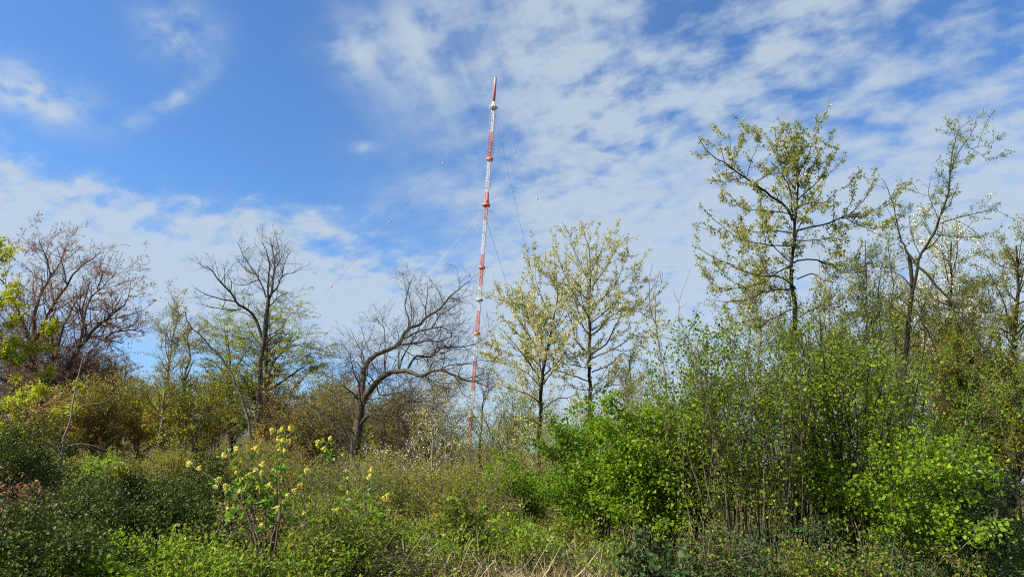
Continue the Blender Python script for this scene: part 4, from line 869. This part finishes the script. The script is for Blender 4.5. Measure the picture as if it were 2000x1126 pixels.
for k, (px, Y, tx, tp) in enumerate([(1700, 17, 1690, 560), (1745, 16, 1722, 520), (1830, 18, 1822, 540), (1880, 17, 1872, 600), (1945, 16, 1930, 560), (1990, 15, 1975, 620), (1610, 16, 1612, 560), (1655, 15, 1650, 600), (1920, 22, 1915, 520), (1800, 15, 1806, 600), (1960, 18, 1962, 500), (1725, 19, 1735, 480), (1860, 20, 1848, 510)]):
    tree('thin_sapling', 'thin upright sapling with sparse small leaves in the tangle of the right-hand wood', 'tree', px, Y, (tx, tp), [dict(n=3.4, L=.7, ang=40, wob=.13, up=.08, K=5, rmin=.005, t=(.1, 1)), dict(n=4.5, L=.3, ang=42, K=4, rmin=.0036)],
         [lv((L_OLIVE, L_WILLOW, L_HORN)[k % 3], 3000, .045)], B_WILLOW if k % 2 else B_GREY, T_DARK if k % 3 else T_GREY, 730 + k, width=1.0, r=.04, nl=22, t0=.18, ang=40, up=.12, fork=2, group='thin saplings in the right-hand wood')
for k, (px, Y, tx, tp) in enumerate([(120, 38, 118, 690), (180, 40, 186, 712), (222, 41, 228, 735), (60, 40, 48, 680), (10, 39, -4, 670)]):
    tree('beech_tree', 'reddish-brown budding beech filling the space under the huge spreading beech', 'tree', px, Y, (tx, tp), [dict(n=3.8, L=1.0, ang=48, wob=.10, up=.03, K=5, rmin=.008, t=(.1, 1)), dict(n=4.8, L=.45, ang=46, K=4, rmin=.006)],
         [lv(L_BUD, 9000, .07, 'speck', 'buds')], B_BEECH, T_BEECH, 760 + k, width=2.3, r=.09, nl=30, t0=.1, ang=50, up=.06, fork=3, group='reddish beeches under the big beech')
for k, (px, Y, tx, tp) in enumerate([(560, 26, 556, 775), (606, 27, 610, 760), (668, 30, 664, 765), (745, 27, 752, 800), (782, 29, 786, 790), (880, 31, 884, 830), (815, 33, 812, 800), (640, 33, 636, 770)]):
    tree('thin_sapling', 'thin twiggy brown sapling in the brush around the leaning oak', 'tree', px, Y, (tx, tp), [dict(n=4, L=.8, ang=42, wob=.14, up=.08, K=5, rmin=.007, t=(.1, 1)), dict(n=5, L=.36, ang=42, K=4, rmin=.005)],
         [lv((L_BRONZE, L_OLIVE)[k % 2], 2600, .05)], B_GREY, (T_BEECH, T_GREY)[k % 2], 780 + k, width=1.2, r=.05, nl=24, t0=.12, ang=42, up=.12, fork=3, group='brown saplings around the oak')
# the elder in yellow flower: each flower head is a part
def elder(label, px, Y, tips, seed, base_px, nleaf, nheads=95):
    rng = np.random.default_rng(seed); base = base_at(base_px, Y, 1100)
    root = thing('elder_shrub', label, 'shrub', base)
    Ps, Rs, heads = [], [], []
    hubs = [np.asarray(h) for h in tips]
    for path in tips:
        y1 = rng.uniform(-.5, .5)
        P = [base - [0, 0, .05]] + [at(x, y, Y + y1 * (i + 1) / len(path)) for i, (x, y) in enumerate(path)]
        P = spline(P, 14); P[1:-1] += rng.normal(0, .008, (12, 3)); Ps.append(P); Rs.append(np.linspace(.016, .005, 14))
    P, R = np.array(Ps), np.array(Rs)
    l1 = spawn(rng, P, R, 5.5, .34, ang=42, up=.08, K=5, rmin=.004, t=(.35, .98), tap=.3)
    part('trunk', tubes([(P, R, 7)]), B_HAZEL, root, base, True)
    part('branches', tubes([(*l1, 4)]), T_TAN, root, base)
    part('leaves', foliage(rng, [l1, (P[:, 7:], R[:, 7:])], 'leaf', .06, nleaf, t=(.3, 1), spread=.02, up=.55, hang=.55, cluster=5, cspread=.035), L_ELDER, root, base)
    hv, hf = [], []
    q = np.random.default_rng(9); m = 110
    z = q.uniform(0, 1, m); rr = (1 - z) ** .6 * .042 * np.sqrt(q.uniform(.4, 1, m)); t = q.uniform(0, 6.28, m)
    pos = np.stack([rr * np.cos(t), rr * np.sin(t), z * .062], -1)
    hv, hf = leaf_verts('petal', pos, q.normal(size=(m, 3)), q.normal(size=(m, 3)) * .5 + pos * 25, .018)
    me = mesh('flower_head', hv, hf, L_PANICLE)
    ends = np.concatenate([P[:, -1], P[:, 12], P[:, 10] , l1[0][:, -1]])[:nheads]
    if len(ends) > 95: ends = ends[rng.choice(len(ends), 95, replace=False)]
    for e in ends:
        o = bpy.data.objects.new('flower_head', me); COL.objects.link(o); o.parent = root
        o.location = e - base; o.rotation_euler = (rng.normal(0, .5), rng.normal(0, .5), rng.uniform(0, 6.28)); s = rng.uniform(.6, 1.1); o.scale = (s, s, s)
elder('leafy elder shrub with many pale yellow flower heads, left foreground', 520, 8.2, [
    [(500, 1060), (470, 980), (430, 945), (395, 920), (372, 908)], [(505, 1050), (485, 970), (465, 920), (470, 905)], [(520, 1040), (515, 960), (512, 910)],
    [(540, 1030), (540, 950), (545, 890), (545, 860)], [(535, 1040), (560, 960), (590, 930), (620, 895), (645, 858)], [(535, 1040), (555, 980), (585, 950)],
    [(500, 1070), (470, 1010), (445, 995)], [(530, 1060), (535, 1000), (540, 960)], [(545, 1030), (545, 930), (560, 880), (562, 862)]], 96, 520, 520)
elder('small elder sapling with a few pale yellow flowers, right of the big elder', 700, 9.5, [
    [(690, 1040), (685, 980), (678, 920)], [(710, 1030), (715, 970), (725, 920)], [(700, 1040), (735, 985), (755, 970)], [(685, 1050), (660, 1010), (650, 995)]], 97, 702, 160, 9)

# knee-high brambles and suckers in the middle foreground
rg = np.random.default_rng(8)
BR = [dict(n=6, L=.4, ang=50, wob=.18, up=.02, K=5, rmin=.003, t=(.1, 1)), dict(n=7, L=.18, ang=50, wob=.15, K=3, rmin=.0024)]
for i in range(26):
    Y = rg.uniform(8.6, 12.5); px = rg.uniform(585, 1010) if i < 20 else rg.uniform(1000, 1250)
    hb = rg.uniform(.45, .95) * (.7 if px > 1000 else 1)
    yt = proj(base_at(px, Y) + [0, 0, hb])[1]
    shrub('bramble_shrub', 'knee-high bramble bush in the tangled middle foreground', 'shrub', px, Y, yt, rg.uniform(.4, .7), 22, BR, [lv((L_BRAMBLE, L_BRIGHT, L_BRAMBLE, L_OLIVE)[i % 4], int(rg.uniform(500, 2600)), rg.uniform(.038, .056), cl=3, up=.5)],
          B_HAZEL, (T_TAN, T_GREY, T_DARK)[i % 3], 600 + i, group='bramble bushes in the middle foreground', r=.007, foot=.35)
for i, (px, Y) in enumerate([(1385, 9.2), (1455, 9.6), (1530, 9.2), (1600, 9.8), (1680, 9.3), (1755, 9.6), (1850, 10), (1930, 10.6), (1570, 8.9), (1420, 8.8)]):  # low clumps added to darken the thicket foot, half in dark ivy colour
    yt = proj(base_at(px, Y) + [0, 0, rg.uniform(.55, 1.05)])[1]
    shrub('bramble_shrub', 'bramble clump with few leaves, added to darken the foot of the hazel thicket', 'shrub', px, Y, yt, rg.uniform(.5, .7), 26, BR, [lv(L_IVY_SHADE if i % 2 else L_BRAMBLE, 1700, .04, cl=2, up=.5)],
          B_WILLOW, T_DARK if i % 3 else T_TAN, 630 + i, group='brambles added to darken the hazel foot', r=.007, foot=.45)
for i in range(7):
    Y = rg.uniform(7.2, 8.2); px = [350, 400, 470, 590, 640, 310, 545][i]
    yt = proj(base_at(px, Y) + [0, 0, rg.uniform(.2, .42)])[1]
    shrub('bramble_shrub', 'leafy bramble mound around the foot of the elder', 'shrub', px, Y, yt, rg.uniform(.5, .75), 20, BR, [lv(L_BRIGHT if i % 2 else L_BRAMBLE, 2600, .038, cl=3, up=.6)],
          B_HAZEL, T_DARK, 650 + i, group='bramble mounds at the elder', r=.007, foot=.4)
# ------------------------------------------------------------------ ground cover
def mound(rng, x, y, amp, s):
    return amp * (.55 + .45 * np.sin(x * s + 1.3) * np.cos(y * s * 1.1 + .4) + .2 * np.sin(x * s * 2.7 + y * 1.9))
def cover(name, label, cat, cells, n, kind, size, m, hgt, seed, twig=None, up=.7, hang=.1, nst=0):
    """low cover; cells: (px0, px1, Y0, Y1) strips of ground named by the columns they span"""
    rng = np.random.default_rng(seed); VV, FF, off = [], [], 0; S = []
    area = [(c[1] - c[0]) * (c[3] ** 2 - c[2] ** 2) for c in cells]; tot = sum(area)
    for c, a in zip(cells, area):
        k = int(n * a / tot)
        Y = np.sqrt(rng.uniform(c[2] ** 2, c[3] ** 2, k)); px = rng.uniform(c[0], c[1], k) + rng.normal(0, 12, k)
        X = (px - 1000) / F * Y * 1.03 + .05 * Y * 0
        h = np.maximum(.04, mound(rng, X, Y, hgt, 1.7)); z = ground_z(X, Y) + h * np.sqrt(rng.uniform(0, 1, k))
        pos = np.stack([X, Y, z], -1)
        A = rng.normal(size=(k, 3)); A[:, 2] = A[:, 2] * .4 - hang
        Nn = rng.normal(size=(k, 3)) * (1 - up) * 1.5; Nn[:, 2] += up
        v, f = leaf_verts(kind, pos, A, Nn, size * np.clip(rng.normal(1, .3, k), .4, 1.8)); VV.append(v); FF.append(f + off); off += len(v)
        if nst:
            q = int(nst * a / tot); j = rng.choice(k, q); b = np.stack([X[j], Y[j], ground_z(X[j], Y[j])], -1); hh = h[j][:, None]
            d = rng.normal(size=(q, 3)) * .5; d[:, 2] = 0
            K = 6; u = np.linspace(0, 1, K)[None, :, None]
            S.append(b[:, None] + d[:, None] * u * hh[:, None] * 2 + np.array([0, 0, 1.0]) * (hh[:, None] * 1.35 * (u - u * u * .45)))
    o = stuff(name, (np.concatenate(VV), np.concatenate(FF)), m, label, cat)
    if S:
        P = np.concatenate(S); V, Fq = tubes([(P, np.full(P.shape[:2], .0035), 3)])
        s = bpy.data.objects.new('stems', mesh('stems', V, Fq, twig or T_TAN)); COL.objects.link(s); s.parent = o; s['kind'] = 'stuff'
    return o
cover('bramble_cover', 'low bright green bramble leaves spreading across the left foreground', 'ground cover', [(195, 650, 6.6, 8.6)], 16000, 'leaf', .044, L_BRIGHT, .36, 101, nst=1200)
cover('bramble_cover', 'mixed green bramble tangle across the middle foreground', 'ground cover', [(600, 1020, 8.0, 17), (960, 1330, 9.5, 15)], 36000, 'leaf', .046, L_BRAMBLE, .5, 102, nst=6000, twig=T_DARK)
cover('undergrowth', 'leaves and litter with shade put into their dark colour, under the hazel thicket at the right', 'ground cover', [(1300, 2060, 8.6, 17)], 30000, 'leaf', .038, L_IVY_SHADE, .5, 103, nst=5000, twig=T_DARK)  # dark leaf colour stands in for the shade under the thicket
cover('undergrowth', 'low green woodland floor plants beneath the far trees', 'ground cover', [(-100, 2100, 15, 34)], 60000, 'leaf', .06, L_OLIVE, .55, 104, nst=3000, twig=T_GREY)
def blades(name, label, cells, n, L, m, seed, lean=.5, kind='blade', wide=1.0):
    rng = np.random.default_rng(seed); ps = []
    for c in cells:
        k = int(n / len(cells)); Y = np.sqrt(rng.uniform(c[2] ** 2, c[3] ** 2, k)); px = rng.uniform(c[0], c[1], k)
        X = (px - 1000) / F * Y * 1.03; tu = rng.integers(0, max(1, k // 5), k); ox = rng.normal(0, .16, (k, 2))
        ps.append(np.stack([X[tu] + ox[:, 0], Y[tu] + ox[:, 1], ground_z(X[tu], Y[tu]) - .02], -1))
    pos = np.concatenate(ps); k = len(pos)
    A = rng.normal(size=(k, 3)) * lean; A[:, 2] = 1; Nn = rng.normal(size=(k, 3)); Nn[:, 2] *= .2
    s = L * np.clip(rng.normal(1, .35, k), .3, 2)
    V, Fq = leaf_verts(kind, pos, A, Nn, s)
    return stuff(name, (V, Fq), m, label, 'grass')
blades('dry_grass', 'dry straw-coloured grass stems across the bottom centre', [(900, 1100, 8.2, 12), (1040, 1250, 8.6, 11), (760, 960, 9, 14)], 5600, .42, L_STRAW, 111, 1.5)
blades('grass', 'fresh green grass in the bottom right corner', [(1880, 2060, 11, 15), (960, 1060, 10.5, 14)], 5200, .38, L_GRASS, 112, .5)
def canes():
    rng = np.random.default_rng(120); n = 130
    Y = rng.uniform(8.3, 12, n); px = np.concatenate([rng.uniform(520, 1300, 90), rng.uniform(1300, 1950, 40)]); X = (px - 1000) / F * Y * 1.03
    b = np.stack([X, Y, ground_z(X, Y)], -1); L = rng.uniform(.4, 1.1, n)
    d = rng.normal(size=(n, 3)) * .45; d[:, 2] = 1; d = nrm(d); u = np.linspace(0, 1, 6)[None, :, None]
    P = b[:, None] + d[:, None] * u * L[:, None, None]; P[:, :, 2] -= (u[..., 0] ** 2) * (L * .25)[:, None]
    stuff('dead_canes', tubes([(P, np.full((n, 6), .0055), 4)]), T_TAN, 'scattered dead tan bramble canes in the foreground', 'canes')
canes()
